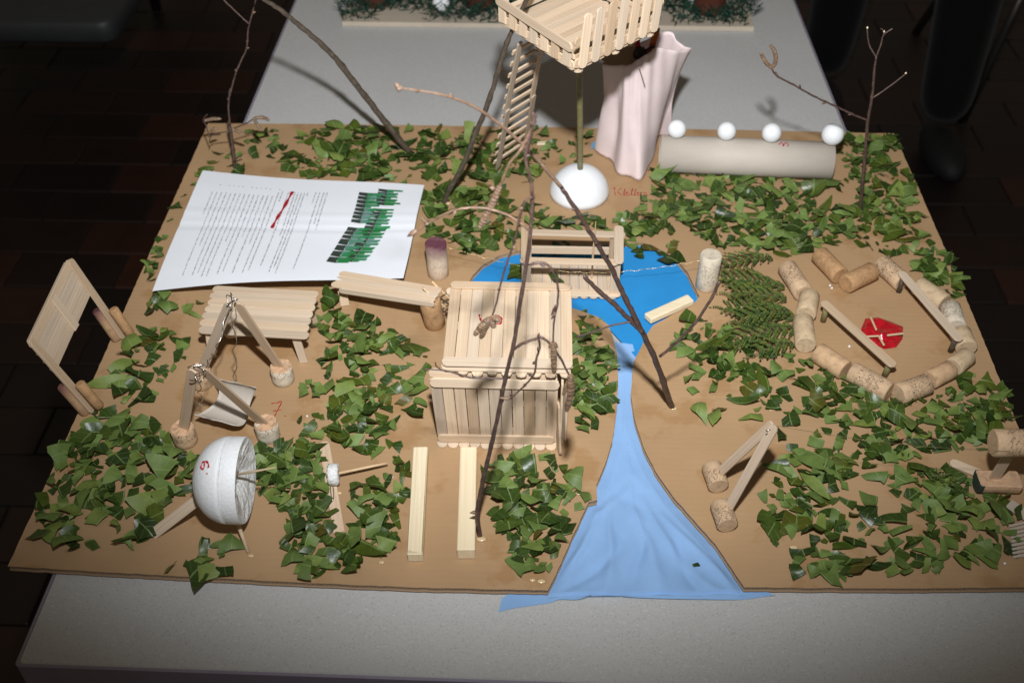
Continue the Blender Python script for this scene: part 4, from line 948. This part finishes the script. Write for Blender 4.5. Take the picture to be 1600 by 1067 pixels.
F = [((i+1) % n, i, n+i, n+(i+1) % n) for i in range(n)]+[f for i in range(n) for f in ((n+(i+1) % n, n+i, 2*n+i), (n+(i+1) % n, 2*n+i, 2*n+(i+1) % n))]+[(2*n+(i+1) % n, 2*n+i, 3*n) for i in range(n)]; part('red_film', V, F, 'red_film', fr)
for (x, y, x2, y2) in ((1361, 497, 1369, 515), (1386, 524, 1411, 521), (1353, 526, 1373, 525), (1373, 525, 1381, 539)): V, F = tube_geo([at(x, y, .0075), at(x2, y2, .0100)], [.0011, .0011], 6); part('little_stick', V, F, 'toothpick_wood', fr)

# ------------------------------------------------------------------ cable way: A-frame and cork stand joined by a thread
af = thing('stick_a_frame', 'leaning A-frame of two sticks in half corks right of the river', 'model frame', at(1130, 780, 0))
apx = at(1208, 664, .1); f1, f2 = at(1121, 741, .011), at(1135, 801, .011)
for f, hx in ((f1, -.016), (f2, -.012)):
    b0 = Vector((f.x-.004, f.y+.011, .0095)); cork_obj('cork_foot', b0, b0+Vector((.004, -.024, 0)), .0095, 'cork_print', af, hx*100)
stick('leg', af, f1+Vector((-.003, 0, -.006)), apx+Vector((0, .002, 0)), (-.5, -.4, .75), w=.0085, mat='grey_stick_wood'); stick('leg', af, f2+Vector((-.002, 0, -.006)), apx+Vector((.001, -.002, .002)), (-.5, -.4, .75), w=.0085, mat='grey_stick_wood')
V, F = wire_bunch(apx+Vector((-.002, -.001, -.005)), .0045, 10, 9); part('wire_tie', V, F, 'wire', af, True)
cs = thing('cork_stand', 'cork on a slanting stick in a half cork at the right edge', 'cork stand', at(1553, 760, 0))
ca = at(1524, 757, .006); V, F = lathe([(.0105, 0), (.0118, .001), (.0118, .036), (.0105, .037)], 22)
Vh = []
for x, y, z in V: Vh.append(ca+Vector((z, x*.85, min(y, .004)+.0055)))
part('cork_foot', Vh, F, 'cork_crumb', cs); 
cw = [ca+Vector((-.0006+z, x*.86, min(y, .0038)+.0055)) for x, y, z in lathe([(.0100, 0), (.0119, .0008), (.0119, .004), (.0100, .0045)], 22)[0]]; part('wine_stain', cw, lathe([(1, 0), (1, 1), (1, 2), (1, 3)], 22)[1], 'title_dark', cs)
ck0 = at(1551, 692, .070); ck1 = ck0+Vector((.044, .001, 0)); stick('support', cs, ca+Vector((.014, .0, .008)), (ck0+ck1)/2+Vector((-.003, 0, -.009)), (0, -1, .3), r0=False, mat='grey_stick_wood')
cork_obj('top_cork', ck0, ck1, .0122, 'cork_print', cs, 2.0)
stick('loose_stick', cs, at(1484, 721, .0018), at(1531, 740, .003), (0, 0, 1), r1=False)
P = [apx.lerp(ck0+Vector((.01, -.012, .003)), k/20)+Vector((0, 0, -.006*math.sin(math.pi*k/20))) for k in range(21)]; V, F = tube_geo(P, [.00022]*21, 5); tag(part('thread', V, F, 'clear_thread'), 'thin dark thread strung from the A-frame to the cork stand', 'thread')
# torn bits
V, F = box_geo(at(853, 224, .002), (.0115, .001, 0), (0, .0032, 0), (0, 0, .001), .0003); tag(part('stick_scrap', V, F, 'block_wood'), 'short broken stick piece on the board beside the ladder', 'wood piece')
V, F = box_geo(at(1332, 331, .0015), (.010, .003, 0), (-.001, .004, 0), (0, 0, .001), .0003); tag(part('card_scrap', V, F, 'pale_cardboard'), 'pale cardboard scrap at the foot of the thin right-hand twig', 'card scrap')
gs = []
for i in range(9):
    a, b_ = at(1577+i*.7, 822+i*6, .0015), at(1606, 815+i*6.4, .0015); gs.append(tube_geo([a, b_], [.0012, .0012], 6))
V, F = join(gs); tag(part('corrugated_scrap', V, F, 'tube_cardboard'), 'pale ribbed cardboard scrap at the right front edge', 'card scrap')
V, F = box_geo(at(1596, 800, .004), (.008, -.010, 0), (.004, .004, 0), (0, 0, .0006), .0002); tag(part('paper_scrap', V, F, 'pale_cardboard'), 'pale torn paper strip above the ribbed scrap at the right edge', 'paper scrap')
V, F = [], []
gs = [sphere_geo(at(x, y, .0012), .0012, 8, 5, .3) for x, y in ((1327, 541), (1300, 450), (1297, 446), (1570, 880), (480, 650))]; V, F = join(gs); part('foam_crumbs', V, F, 'foam', board)['kind'] = 'stuff'

# ------------------------------------------------------------------ twigs and branches
class Tree:
    def __init__(s, name, label, base): s.t = thing(name, label, 'branch', base)
    def limb(s, P, r0, r1, mat='bark', name='twig', sub=6, nodes=.6):
        P = spline(P, sub); n = len(P); R = []
        for i in range(n):
            k = i/(n-1); r = r0+(r1-r0)*k; R.append(r*(1+(.22*nodes if i % sub == 0 and 0 < i < n-1 else 0)+rng.uniform(-.05, .05)))
        P = [p+Vector((rng.uniform(-1, 1), rng.uniform(-1, 1), rng.uniform(-1, 1)))*min(.0004, r1*.25) if 0 < i < n-1 else p for i, p in enumerate(P)]
        V, F = tube_geo(P, R, 8, True, .12); return part(name, V, F, mat, s.t, True)
    def bud(s, p, d, l=.006, r=.0013, mat='bark', name='bud'):
        d = Vector(d).normalized(); V, F = tube_geo([p+d*l*k for k in (0, .2, .5, .8, 1)], [r*.5, r, r*.95, r*.5, r*.08], 7); return part(name, V, F, mat, s.t, True)
    def catkin(s, P, r=.0027, mat='catkin'):
        P = spline(P, 10); n = len(P); R = [r*(.55+.5*math.sin(math.pi*min(1, (i+1)/n*1.05))**.5)*(1+.16*(i % 2)) for i in range(n)]; R[-1] = r*.25
        V, F = tube_geo(P, R, 9, True, .25); return part('catkin', V, F, mat, s.t)
def A(pts, ys):
    n = len(pts); ys = ys if isinstance(ys, (list, tuple)) else [ys]*n
    if len(ys) == 2 and n > 2: ys = [ys[0]+(ys[1]-ys[0])*i/(n-1) for i in range(n)]
    return [aty(x, y, v) for (x, y), v in zip(pts, ys)]
def with_buds(tr, P, n, l=.005, r=.0012, mat='bark'):
    for i in range(n):
        k = (i+.7)/(n+.4)*(len(P)-1); j = int(k); p = P[j].lerp(P[min(j+1, len(P)-1)], k-j); d = (P[min(j+1, len(P)-1)]-P[j]).normalized()
        s = d.cross(Vector((rng.uniform(-1, 1), rng.uniform(-1, 1), rng.uniform(-1, 1)))).normalized(); tr.bud(p, d*.8+s*.7, l*rng.uniform(.7, 1.2), r, mat)

# front branch beside the right-hand block
d_ = Tree('birch_branch', 'tall thin branch with hanging catkins rising in front of the stick hut', at(748, 838, 0))
main = [(750, 838), (746, 800), (755, 750), (768, 695), (780, 640), (790, 590), (803, 535), (815, 460), (826, 390), (831, 330), (830, 285), (821, 248), (826, 222), (835, 190), (838, 178)]
P = A(main, .05); P[0] = at(750, 838, 0); d_.limb(P, .0021, .0008, name='stem'); with_buds(d_, P[3:], 6)
d_.bud(P[1], (-1, -.3, .2), .007, .0018, 'bark_pale')
t1 = A([(829, 362), (815, 350), (790, 335), (758, 326), (722, 326), (692, 336), (668, 350), (652, 360)], .05); d_.limb(t1, .0010, .0006, 'bark_pale'); with_buds(d_, t1, 4, .005, .001, 'bark_pale')
d_.bud(t1[-1], t1[-1]-t1[-2], .009, .0020, 'bark_pale'); d_.bud(t1[-2], Vector((-.6, 0, .8)), .007, .0014, 'bark_pale')
t2 = A([(831, 308), (822, 314), (813, 336), (806, 368), (797, 398), (786, 430), (777, 468), (768, 498)], .047); d_.limb(t2, .0009, .0006); with_buds(d_, t2, 3, .006, .0011, 'bark_pale')
for e in ((741, 524), (751, 529), (772, 512), (782, 502)): d_.catkin(A([(766, 497), ((766+e[0])/2, (497+e[1])/2-2), e], .046), .0022)
t3 = A([(828, 414), (838, 411), (852, 412), (864, 424), (872, 450), (871, 475), (866, 500), (864, 535)], .05); d_.limb(t3, .0011, .0006, 'bark'); with_buds(d_, t3, 3, .006, .0011)
d_.bud(t3[5], Vector((-.4, 0, -1)), .012, .0013); d_.catkin(A([(864, 536), (865, 555), (866, 584)], .049), .0021)
for e in ((855, 547), (873, 545)): d_.bud(t3[-1], A([e], .049)[0]-t3[-1], .006, .0018, 'catkin')
t4 = A([(802, 546), (820, 535), (840, 529), (848, 528), (862, 540), (876, 560), (885, 578), (891, 588)], .05); d_.limb(t4, .0012, .0007); d_.bud(t4[2], Vector((.2, 0, 1)), .006, .001)
d_.catkin(A([(891, 586), (892, 610), (885, 643)], .049), .0026); d_.catkin(A([(889, 592), (884, 605), (880, 618)], .052), .0015)
t5 = A([(842, 529), (843, 543), (838, 562), (836, 580), (830, 591), (818, 604), (803, 618), (797, 623)], .048); d_.limb(t5, .0009, .0006); with_buds(d_, t5, 5, .005, .0013)
d_.bud(t5[-1], Vector((-1, 0, .1)), .009, .0016, 'bark_pale')
t6 = A([(789, 592), (766, 591), (735, 590), (708, 582), (690, 578), (662, 577)], .05); d_.limb(t6, .0009, .0005); d_.limb(A([(690, 578), (682, 572), (680, 566)], .05), .0006, .0004)
t7 = A([(836, 183), (826, 212), (812, 236), (797, 254), (788, 275), (780, 296)], .052); d_.limb(t7, .0009, .0009, 'bark_pale'); d_.catkin(A([(781, 291), (771, 314), (759, 338), (748, 358)], .052), .0022, 'bark_pale'); d_.bud(t7[-1]+Vector((-.003, 0, 0)), Vector((-.6, 0, .3)), .004, .0016, 'bark_pale')
d_.limb(A([(824, 240), (832, 200), (833, 176)], .052), .0009, .0006)

# big branch right of the river, arching over to the left
e_ = Tree('arching_branch', 'dark branch standing right of the river and arching far to the left', at(1050, 635, 0))
main = [(1050, 636), (1036, 595), (1020, 553), (1000, 512), (978, 468), (958, 425), (935, 385), (905, 335), (878, 294), (840, 250), (810, 220), (775, 190), (735, 164), (692, 149), (655, 142), (625, 138)]
ysE = [.21, .19, .17, .155, .145, .135, .125, .112, .102, .092, .085, .078, .07, .06, .055, .05]
P = A(main, ysE); P[0] = at(1050, 636, 0); e_.limb(P[:9], .0030, .0015, 'bark', 'stem'); e_.limb(P[8:], .0014, .0005, 'bark_pale', 'stem'); with_buds(e_, P[2:9], 5, .004, .0016); with_buds(e_, P[9:], 4, .005, .0012, 'bark_pale')
for i in range(5): e_.bud(P[-1]+Vector((rng.uniform(-.001, .001), 0, rng.uniform(-.002, .002))), Vector((-.5, rng.uniform(-1, 1), rng.uniform(-.5, 1))), .0038, .0015, 'bark_pale')
e_.limb(A([(1031, 557), (1062, 530), (1090, 500), (1112, 465), (1124, 440)], [.172, .17, .168, .166, .165]), .0013, .0013)
e_.limb(A([(1003, 518), (985, 500), (958, 474), (935, 454), (915, 434)], [.156, .152, .148, .144, .14]), .0024, .0017); e_.bud(A([(916, 436)], .14)[0], Vector((-.5, 0, 1)), .005, .002)
e_.limb(A([(985, 503), (958, 508), (930, 517), (900, 527)], .15), .0009, .0007)
# branch behind the paper leaning through the platform
c_ = Tree('straight_branch', 'straight grey branch leaning past the left side of the platform', at(692, 318, 0))
P = A([(692, 318), (705, 292), (722, 262), (745, 205), (765, 155), (780, 105), (792, 68), (806, 36), (822, 2), (836, -30)], [.545, .54, .535, .525, .515, .505, .497, .49, .482, .475]); P[0] = at(692, 318, 0); c_.limb(P, .0034, .0021, 'bark_grey', 'stem'); with_buds(c_, P, 5, .004, .0018, 'bark_grey')
# branch leaning out over the table at the back left
b_r = Tree('leaning_branch', 'bare brown branch leaning left over the table behind the paper', at(640, 238, 0))
P = A([(640, 238), (605, 195), (570, 150), (535, 105), (505, 72), (470, 42), (440, 18), (410, -2), (380, -22)], [.654, .645, .635, .62, .605, .59, .575, .56, .545]); P[0] = at(640, 238, 0); b_r.limb(P, .0042, .0020, 'bark_grey', 'stem'); with_buds(b_r, P, 7, .004, .0024, 'bark_grey')
# twig tree at the back left corner
a_ = Tree('small_twig_tree', 'thin twig with catkins in the back left corner behind the paper', at(367, 262, 0))
P = A([(367, 262), (364, 235), (360, 205), (357, 190)], .62); P[0] = at(367, 262, 0); a_.limb(P, .0026, .0021, 'bark', 'stem')
P = A([(359, 195), (357, 160), (364, 130), (372, 105), (385, 76), (388, 45), (395, 18), (402, -10)], .615); a_.limb(P, .0012, .0008, 'bark', 'stem'); with_buds(a_, P, 4, .005, .0014, 'bark_pale'); a_.bud(P[-4], Vector((1, 0, .3)), .004, .0016)
a_.limb(A([(389, 38), (372, 22), (352, 3), (345, -6)], .61), .0009, .0008); a_.limb(A([(357, 158), (358, 145), (360, 138)], .612), .0008, .0006)
a_.limb(A([(365, 201), (385, 193), (396, 186)], .61), .0009, .0007); a_.catkin(A([(396, 186), (410, 184), (421, 189)], .605), .0020); a_.catkin(A([(397, 188), (403, 196), (409, 205)], .605), .0018)
a_.limb(A([(360, 206), (343, 208), (331, 212), (327, 222)], .61), .0008, .0006); a_.limb(A([(327, 215), (322, 196), (317, 188), (324, 179)], .605), .0008, .0006); a_.catkin(A([(320, 189), (333, 186), (346, 186)], .6), .0019); a_.catkin(A([(329, 206), (334, 202), (340, 200)], .605), .0016)
a_.catkin(A([(363, 202), (374, 207), (383, 211)], .60), .0017); a_.limb(A([(366, 252), (372, 246), (378, 243)], .61), .001, .0009)
# twig tree at the back right
f_ = Tree('forked_twig', 'slim forked twig with a catkin arm standing at the back right', at(1345, 331, 0))
P = A([(1344, 331), (1347, 290), (1352, 240), (1356, 190), (1363, 150), (1366, 115), (1369, 88)], [.542, .538, .534, .53, .525, .522, .52]); P[0] = at(1344, 331, 0); f_.limb(P, .0022, .0011, 'bark', 'stem')
f_.limb(A([(1369, 89), (1360, 75), (1356, 60), (1355, 45)], .52), .0009, .0007); f_.limb(A([(1369, 89), (1376, 72), (1381, 55), (1395, 45)], .52), .0010, .0007); f_.limb(A([(1381, 56), (1380, 48), (1376, 45)], .52), .0007, .0005); f_.limb(A([(1364, 153), (1385, 139), (1415, 116)], .523), .0009, .0007)
P = A([(1355, 188), (1330, 178), (1300, 164), (1272, 151), (1240, 133), (1215, 120), (1206, 108)], [.53, .526, .522, .518, .514, .512, .51]); f_.limb(P, .0011, .0009); with_buds(f_, P, 4, .006, .0013)
f_.catkin(A([(1206, 107), (1196, 97), (1188, 82)], .509), .0019); f_.catkin(A([(1206, 107), (1212, 96), (1210, 80), (1203, 71)], .511), .0020)
for (x, y) in ((1355, 45), (1381, 51), (1415, 116)): f_.bud(A([(x, y)], .52)[0], (0, 0, 1), .0022, .0010, 'block_wood')

# ------------------------------------------------------------------ shredded laurel leaves
def leaf_template(q):
    Ln = q.uniform(.050, .075); Wd = q.uniform(.012, .0175)
    kind = q.random()
    if kind < .02: a, b = 0.02, .98
    elif kind < .32: a = q.uniform(.02, .25); b = a+q.uniform(.26, .42)
    else: a = q.uniform(.05, .55); b = a+q.uniform(.16, .36)
    b = min(b, .98); s0, s1 = -1.0, 1.0
    if q.random() < .52: s0, s1 = (q.uniform(-.15, .05), 1.0) if q.random() < .5 else (-1.0, q.uniform(-.05, .15))
    sl0, sl1 = q.uniform(-.30, .30), q.uniform(-.30, .30)
    nu, nv = 5, 4; V = []; UV = []; F = []
    fold = q.uniform(-.1, .75); curl = q.uniform(-24, 34); tw = q.uniform(-18, 18)
    for i in range(nu+1):
        for j in range(nv+1):
            s = s0+(s1-s0)*j/nv; t = a+sl0*s*.5+(b+sl1*s*.5-a-sl0*s*.5)*i/nu; t = min(.995, max(.005, t))
            if i in (0, nu): t = min(.995, max(.005, t+q.uniform(-.015, .015)))
            w = Wd*math.sin(math.pi*t**.9)**.75; x = (t-(a+b)/2)*Ln; y = w*(s-(s0+s1)/2)
            z = abs(s)*w*fold*.5+curl*x*x+tw*x*y+.0008*math.sin(x*230+y*130+fold*9)
            V.append((x, y, z)); UV.append((t, s))
    for i in range(nu):
        for j in range(nv): k = i*(nv+1)+j; F.append((k, k+nv+1, k+nv+2, k+1))
    return V, F, UV
lq = random.Random(21); TPL = [leaf_template(lq) for _ in range(64)]
TME = [mk_mesh('leaf', v, f, 'leaf', True, uvs=u) for v, f, u in TPL]
TNP = [np.array(v) for v, f, u in TPL]; TSZ = [max(np.ptp(v[:, 0]), np.ptp(v[:, 1])) for v in TNP]
keep_out = [[at(x, y).xy for x, y in pl] for pl in (
    left_bank+pond_w+pond_e+right_bank, [(676, 705), (885, 715), (900, 480), (712, 470)], [(632, 882), (672, 882), (675, 690), (640, 690)], [(708, 878), (750, 878), (748, 690), (712, 690)], [(1028, 268), (1303, 275), (1303, 215), (1028, 210)],
    [(866, 328), (945, 328), (950, 290), (860, 290)], [(930, 245), (960, 285), (1015, 290), (1035, 220)],
    [(430, 620), (455, 620), (455, 660), (415, 660)], [(498, 680), (530, 690), (560, 712), (612, 712), (612, 742), (545, 765), (548, 842), (515, 842)], [(270, 700), (315, 700), (315, 670), (270, 670)], [(395, 705), (445, 705), (445, 660), (395, 660)], [(950, 288), (1018, 288), (1018, 312), (950, 312)])]
board_in = [p.xy for p in LI]
patches = [
 ('torn green leaves scattered in the back left corner round the small twig', [(332, 250), (350, 212), (432, 206), (450, 250), (440, 275), (330, 275)], 22, .8),
 ('torn green leaf strip along the back edge left of the leaning branch', [(445, 215), (520, 200), (640, 200), (650, 262), (640, 296), (560, 284), (450, 276)], 120, .94),
 ('torn green leaf strip at the back between leaning branch and ladder', [(640, 200), (700, 212), (780, 208), (855, 200), (862, 240), (825, 290), (790, 300), (700, 305), (662, 292), (650, 250)], 115, .94),
 ('torn green leaf bed between the paper and the pond below the ladder', [(664, 300), (800, 296), (852, 330), (875, 345), (930, 340), (945, 360), (850, 362), (790, 398), (730, 400), (700, 372), (655, 372)], 125, .94),
 ('few torn green leaves round the foot of the platform pole', [(835, 205), (940, 203), (932, 248), (880, 262), (835, 258)], 14, .8),
 ('torn green leaf fringe along the far shore of the pond', [(940, 352), (1000, 330), (1050, 356), (1068, 402), (1040, 398), (1000, 384), (950, 372)], 34, .8),
 ('broad torn green leaf bed at the back right in front of the cardboard tube', [(1000, 300), (1010, 270), (1050, 266), (1150, 272), (1290, 280), (1330, 280), (1420, 300), (1445, 345), (1470, 400), (1420, 402), (1385, 398), (1330, 388), (1280, 390), (1235, 402), (1180, 400), (1110, 385), (1060, 350), (1000, 330)], 350, .94),
 ('torn green leaf patch behind the right end of the cardboard tube', [(1308, 222), (1345, 212), (1398, 214), (1425, 290), (1330, 285), (1308, 262)], 55, .9),
 ('torn green leaf patch along the right board edge above the cork ring', [(1420, 390), (1478, 395), (1512, 462), (1500, 478), (1465, 455), (1420, 425)], 26, .9),
 ('sparse torn leaves on the left edge beside the paper', [(225, 420), (262, 345), (312, 270), (330, 262), (290, 310), (250, 400), (238, 450)], 16, .8),
 ('sparse torn leaves between paper and slatted table', [(215, 490), (245, 458), (330, 456), (310, 500), (262, 498)], 12, .9),
 ('torn green leaf patch left of the slatted table on the left edge', [(172, 600), (215, 530), (250, 512), (292, 525), (288, 575), (240, 628), (190, 632)], 34, 1.1),
 ('dense torn green leaf bed in the front left corner', [(55, 835), (70, 775), (100, 705), (125, 650), (160, 640), (205, 655), (262, 668), (290, 705), (330, 720), (312, 760), (275, 790), (235, 835), (215, 865), (180, 850), (110, 862)], 135, 1.15),
 ('few torn green leaves on the front edge below the foam dish', [(250, 895), (290, 868), (320, 850), (400, 852), (392, 895), (330, 900), (280, 908)], 9, 1.35),
 ('torn green leaf patch between the foam dish and the launcher stick', [(395, 705), (440, 690), (505, 700), (510, 760), (500, 800), (440, 795), (400, 765)], 66, 1.0),
 ('torn green leaf patch round the end of the launcher stick', [(445, 800), (520, 795), (575, 830), (562, 895), (480, 898), (450, 870)], 40, 1.1),
 ('torn green leaf patch between launcher stick and wooden bars', [(515, 700), (600, 690), (640, 705), (640, 790), (620, 860), (590, 872), (570, 830), (545, 790), (530, 740)], 44, 1.0),
 ('torn green leaf bed in front of the plank ramp left of the hut', [(472, 610), (505, 560), (520, 520), (570, 500), (640, 530), (672, 560), (660, 600), (660, 650), (625, 670), (600, 700), (540, 720), (480, 700), (468, 660)], 120, 1.0),
 ('torn green leaves beside the right end of the slatted table', [(478, 495), (520, 462), (560, 480), (540, 520), (495, 535)], 14, 1.0),
 ('torn green leaf bed in front of the hut beside the river mouth', [(762, 735), (800, 712), (870, 708), (905, 735), (918, 775), (900, 800), (890, 845), (855, 895), (805, 898), (800, 860), (770, 820)], 74, 1.2),
 ('torn green leaf strip between the hut and the river', [(888, 605), (893, 520), (905, 485), (935, 500), (952, 535), (960, 600), (950, 655), (925, 685), (895, 668)], 66, .95),
 ('torn green leaf patch between the pond and the fern sprig', [(1055, 545), (1062, 505), (1110, 495), (1160, 540), (1240, 555), (1235, 590), (1160, 600), (1090, 590)], 52, .9),
 ('scattered torn leaves round the bent twig right of the river', [(1070, 590), (1120, 585), (1210, 590), (1230, 640), (1180, 660), (1100, 668), (1075, 630)], 20, 1.1),
 ('dense torn green leaf bed below the cork ring', [(1220, 588), (1270, 562), (1330, 592), (1400, 622), (1470, 610), (1530, 575), (1565, 600), (1590, 640), (1600, 690), (1550, 690), (1530, 715), (1460, 712), (1380, 722), (1290, 735), (1220, 712), (1200, 640)], 165, 1.02),
 ('large torn green leaf bed in the front right corner', [(1190, 790), (1205, 730), (1240, 712), (1330, 735), (1420, 722), (1480, 722), (1530, 772), (1600, 770), (1600, 850), (1560, 870), (1480, 890), (1380, 900), (1260, 905), (1215, 885)], 155, 1.12),
]
DENS = 1.32
class LeafItem: pass
placed = []
for (lab, poly, cnt, sc) in patches:
    wp = [at(x, y).xy for x, y in poly]; xs = [p.x for p in wp]; ys = [p.y for p in wp]; mine = []; tries = 0
    wp2 = [(p.x, p.y) for p in wp]
    clumps = [(lq.uniform(min(xs), max(xs)), lq.uniform(min(ys), max(ys))) for _ in range(max(2, cnt//14))]
    while len(mine) < int(cnt*DENS) and tries < cnt*60:
        tries += 1
        if lq.random() < .55:
            cx, cy = lq.choice(clumps); x, y = lq.gauss(cx, .016), lq.gauss(cy, .016)
        else: x, y = lq.uniform(min(xs), max(xs)), lq.uniform(min(ys), max(ys))
        if not pip(x, y, wp2): continue
        if any(pip(x, y, k) for k in keep_out) or not pip(x, y, board_in): continue
        if mine and min((x-m.x)**2+(y-m.y)**2 for m in mine) < (.0052*sc)**2: continue
        it = LeafItem(); it.x, it.y = x, y; it.t = lq.randrange(len(TPL)); it.s = sc*lq.choice([lq.uniform(.38, .7), lq.uniform(.6, .95), lq.uniform(.8, 1.2)])*.80*(1 if sc < .95 else .84)
        flip = math.pi if lq.random() < .40 else 0
        R3 = Matrix.Rotation(lq.uniform(0, 6.283), 3, 'Z') @ Matrix.Rotation(lq.gauss(0, .34)+flip, 3, 'X') @ Matrix.Rotation(lq.gauss(0, .22), 3, 'Y')
        it.R = R3; pts = TNP[it.t]*it.s @ np.array(R3).T; near = sum(1 for m in mine if (x-m.x)**2+(y-m.y)**2 < .011**2)
        it.z = -pts[:, 2].min()+.0008+min(3, near)*.0014*lq.random(); it.pts = pts+np.array([x, y, it.z]); it.area = TSZ[it.t]*it.s
        mine.append(it)
    placed.append((lab, mine))
allit = sorted((it for _, m in placed for it in m), key=lambda i: -i.area); big = set(map(id, allit[:330]))
for lab, mine in placed:
    if not mine: continue
    cx = sum(m.x for m in mine)/len(mine); cy = sum(m.y for m in mine)/len(mine)
    g = thing('leaf_patch', lab, 'leaves', (cx, cy, 0), 'patches of torn leaves on the cardboard')
    SV = []; SF = []; SU = []; ST = []
    for it in mine:
        if id(it) in big:
            M = (it.R.to_4x4()) @ Matrix.Scale(it.s, 4); M.translation = Vector((it.x-cx, it.y-cy, it.z)); link('leaf', TME[it.t], g, M)
        else:
            o = len(SV); SV += [tuple(p) for p in it.pts]; SF += [tuple(i+o for i in f) for f in TPL[it.t][1]]; SU += TPL[it.t][2]; ST += [lq.random()]*len(it.pts)
    if SV:
        so = part('leaf_scraps', SV, SF, 'leaf', g, True, uvs=SU, tint=ST); so['kind'] = 'stuff'
g = thing('leaf_patch', 'few torn green leaves lying on the blue felt along the pond rim', 'leaves', at(920, 400, -.0042), 'patches of torn leaves on the cardboard')
for k, (x, y) in enumerate(((985, 383), (1012, 390), (1032, 398), (960, 388), (1000, 398), (818, 432), (846, 392), (872, 392), (905, 390), (935, 393), (925, 500), (912, 490), (940, 512), (1046, 405), (880, 384))):
    i = lq.randrange(len(TPL)); sc_ = lq.uniform(.55, .85); R3 = Matrix.Rotation(lq.uniform(0, 6.28), 3, 'Z') @ Matrix.Rotation(lq.gauss(0, .2)+(math.pi if k % 3 == 0 else 0), 3, 'X'); pts = TNP[i]*sc_ @ np.array(R3).T
    p = at(x, y, -.0035); M = R3.to_4x4() @ Matrix.Scale(sc_, 4); M.translation = p-g.location+Vector((0, 0, -pts[:, 2].min()+.0004)); link('leaf', TME[i], g, M)
# single leaves that lie on blue cloth and felt
for (x, y, z, lab, k, rz_) in ((1087, 882, -.003, 'tiny dark leaf scrap on the light blue cloth', .32, 2.0), (808, 425, -.0035, 'curled leaf on the blue felt left of the dock', .8, .4), (995, 392, -.0035, 'leaf on the blue felt at the far right shore', .8, 1.0), (868, 436, .003, 'dark leaf lying on the plank floor of the dock', .8, 0.1), (1050, 408, .000, 'leaf overhanging the right pond shore', .9, 2.4)):
    i = lq.randrange(len(TPL)); pts = TNP[i]*k; p = at(x, y, z); M = Matrix.Rotation(rz_, 4, 'Z') @ Matrix.Scale(k, 4); M.translation = p+Vector((0, 0, -pts[:, 2].min()+.0006)); tag(link('leaf', TME[i], None, M), lab, 'leaf')

# ------------------------------------------------------------------ conifer sprays
def spray(name, parent, root, tip, w, seed, z=.002):
    q = random.Random(seed); root, tip = Vector(root), Vector(tip); d = (tip-root); Ln = d.length; d.normalize(); s = Vector((-d.y, d.x, 0)); V = []; F = []; U = []; Tn = []
    def scale(p, a, l, hw, up):
        n_ = Vector((0, 0, 1)); b = n_.cross(a).normalized()*hw; o = len(V); V.extend([p, p+a*l*.4+b+n_*up*.3, p+a*l+n_*up, p+a*l*.4-b+n_*up*.3, p+a*l*.45+n_*(up*.4+hw*.9)]); F.extend([(o, o+4, o+1), (o+1, o+4, o+2), (o+2, o+4, o+3), (o+3, o+4, o)]); U.extend([(.5, .5)]*5); Tn.extend([q.random()]*5)
    def twig(p, a, l, wd):
        n = max(3, int(l/.0021))
        for i in range(n):
            t = i/n; c = p+a*l*t+Vector((0, 0, .0015*math.sin(t*3)))
            for sg in (-1, 1):
                b = (a*.8+Vector((-a.y, a.x, 0))*sg*.62).normalized(); scale(c, b, wd*(1-.45*t), wd*.21, q.uniform(-.0004, .0010))
        scale(p+a*l, a, wd, wd*.25, 0)
    n = int(Ln/.0082)
    for i in range(n):
        t = i/n; c = root+d*Ln*t+Vector((0, 0, z+.006*math.sin(t*3)))
        for sg in (-1, 1):
            l = w*math.sin(math.pi*(t*.85+.13))**.7*q.uniform(.75, 1.1); a = (d*.75+s*sg*.75+Vector((0, 0, q.uniform(-.05, .18)))).normalized(); twig(c, a, max(.008, l), .0054)
    twig(root+d*Ln+Vector((0, 0, z)), d, .012, .0042)
    o = part('spray', V, F, 'thuja', parent, False, uvs=U, tint=Tn)
    v, f = tube_geo([root+Vector((0, 0, z)), root+d*Ln*.5+Vector((0, 0, z+.005)), tip+Vector((0, 0, z))], [.0010, .0008, .0005], 6); part('stem', v, f, 'bark_grey', parent, True)
fn = thing('conifer_sprig', 'dark green flat conifer sprig lying between the pond and the cork ring', 'conifer sprig', at(1175, 480, 0))
for i, (a, b_, w) in enumerate((((1242, 500), (1130, 485), .026), ((1240, 515), (1142, 538), .028), ((1225, 452), (1122, 440), .026), ((1205, 405), (1125, 420), .018), ((1228, 470), (1140, 462), .024), ((1238, 538), (1180, 556), .020), ((1232, 488), (1150, 505), .022))):
    spray('spray', fn, at(*a, .001+i*.0012), at(*b_, .001+i*.0012), w, 40+i)
f2_ = thing('conifer_twig', 'small bare conifer twig among the leaves near the cork stand', 'conifer sprig', at(1460, 755, 0)); spray('spray', f2_, at(1435, 738, .002), at(1492, 765, .002), .010, 77)
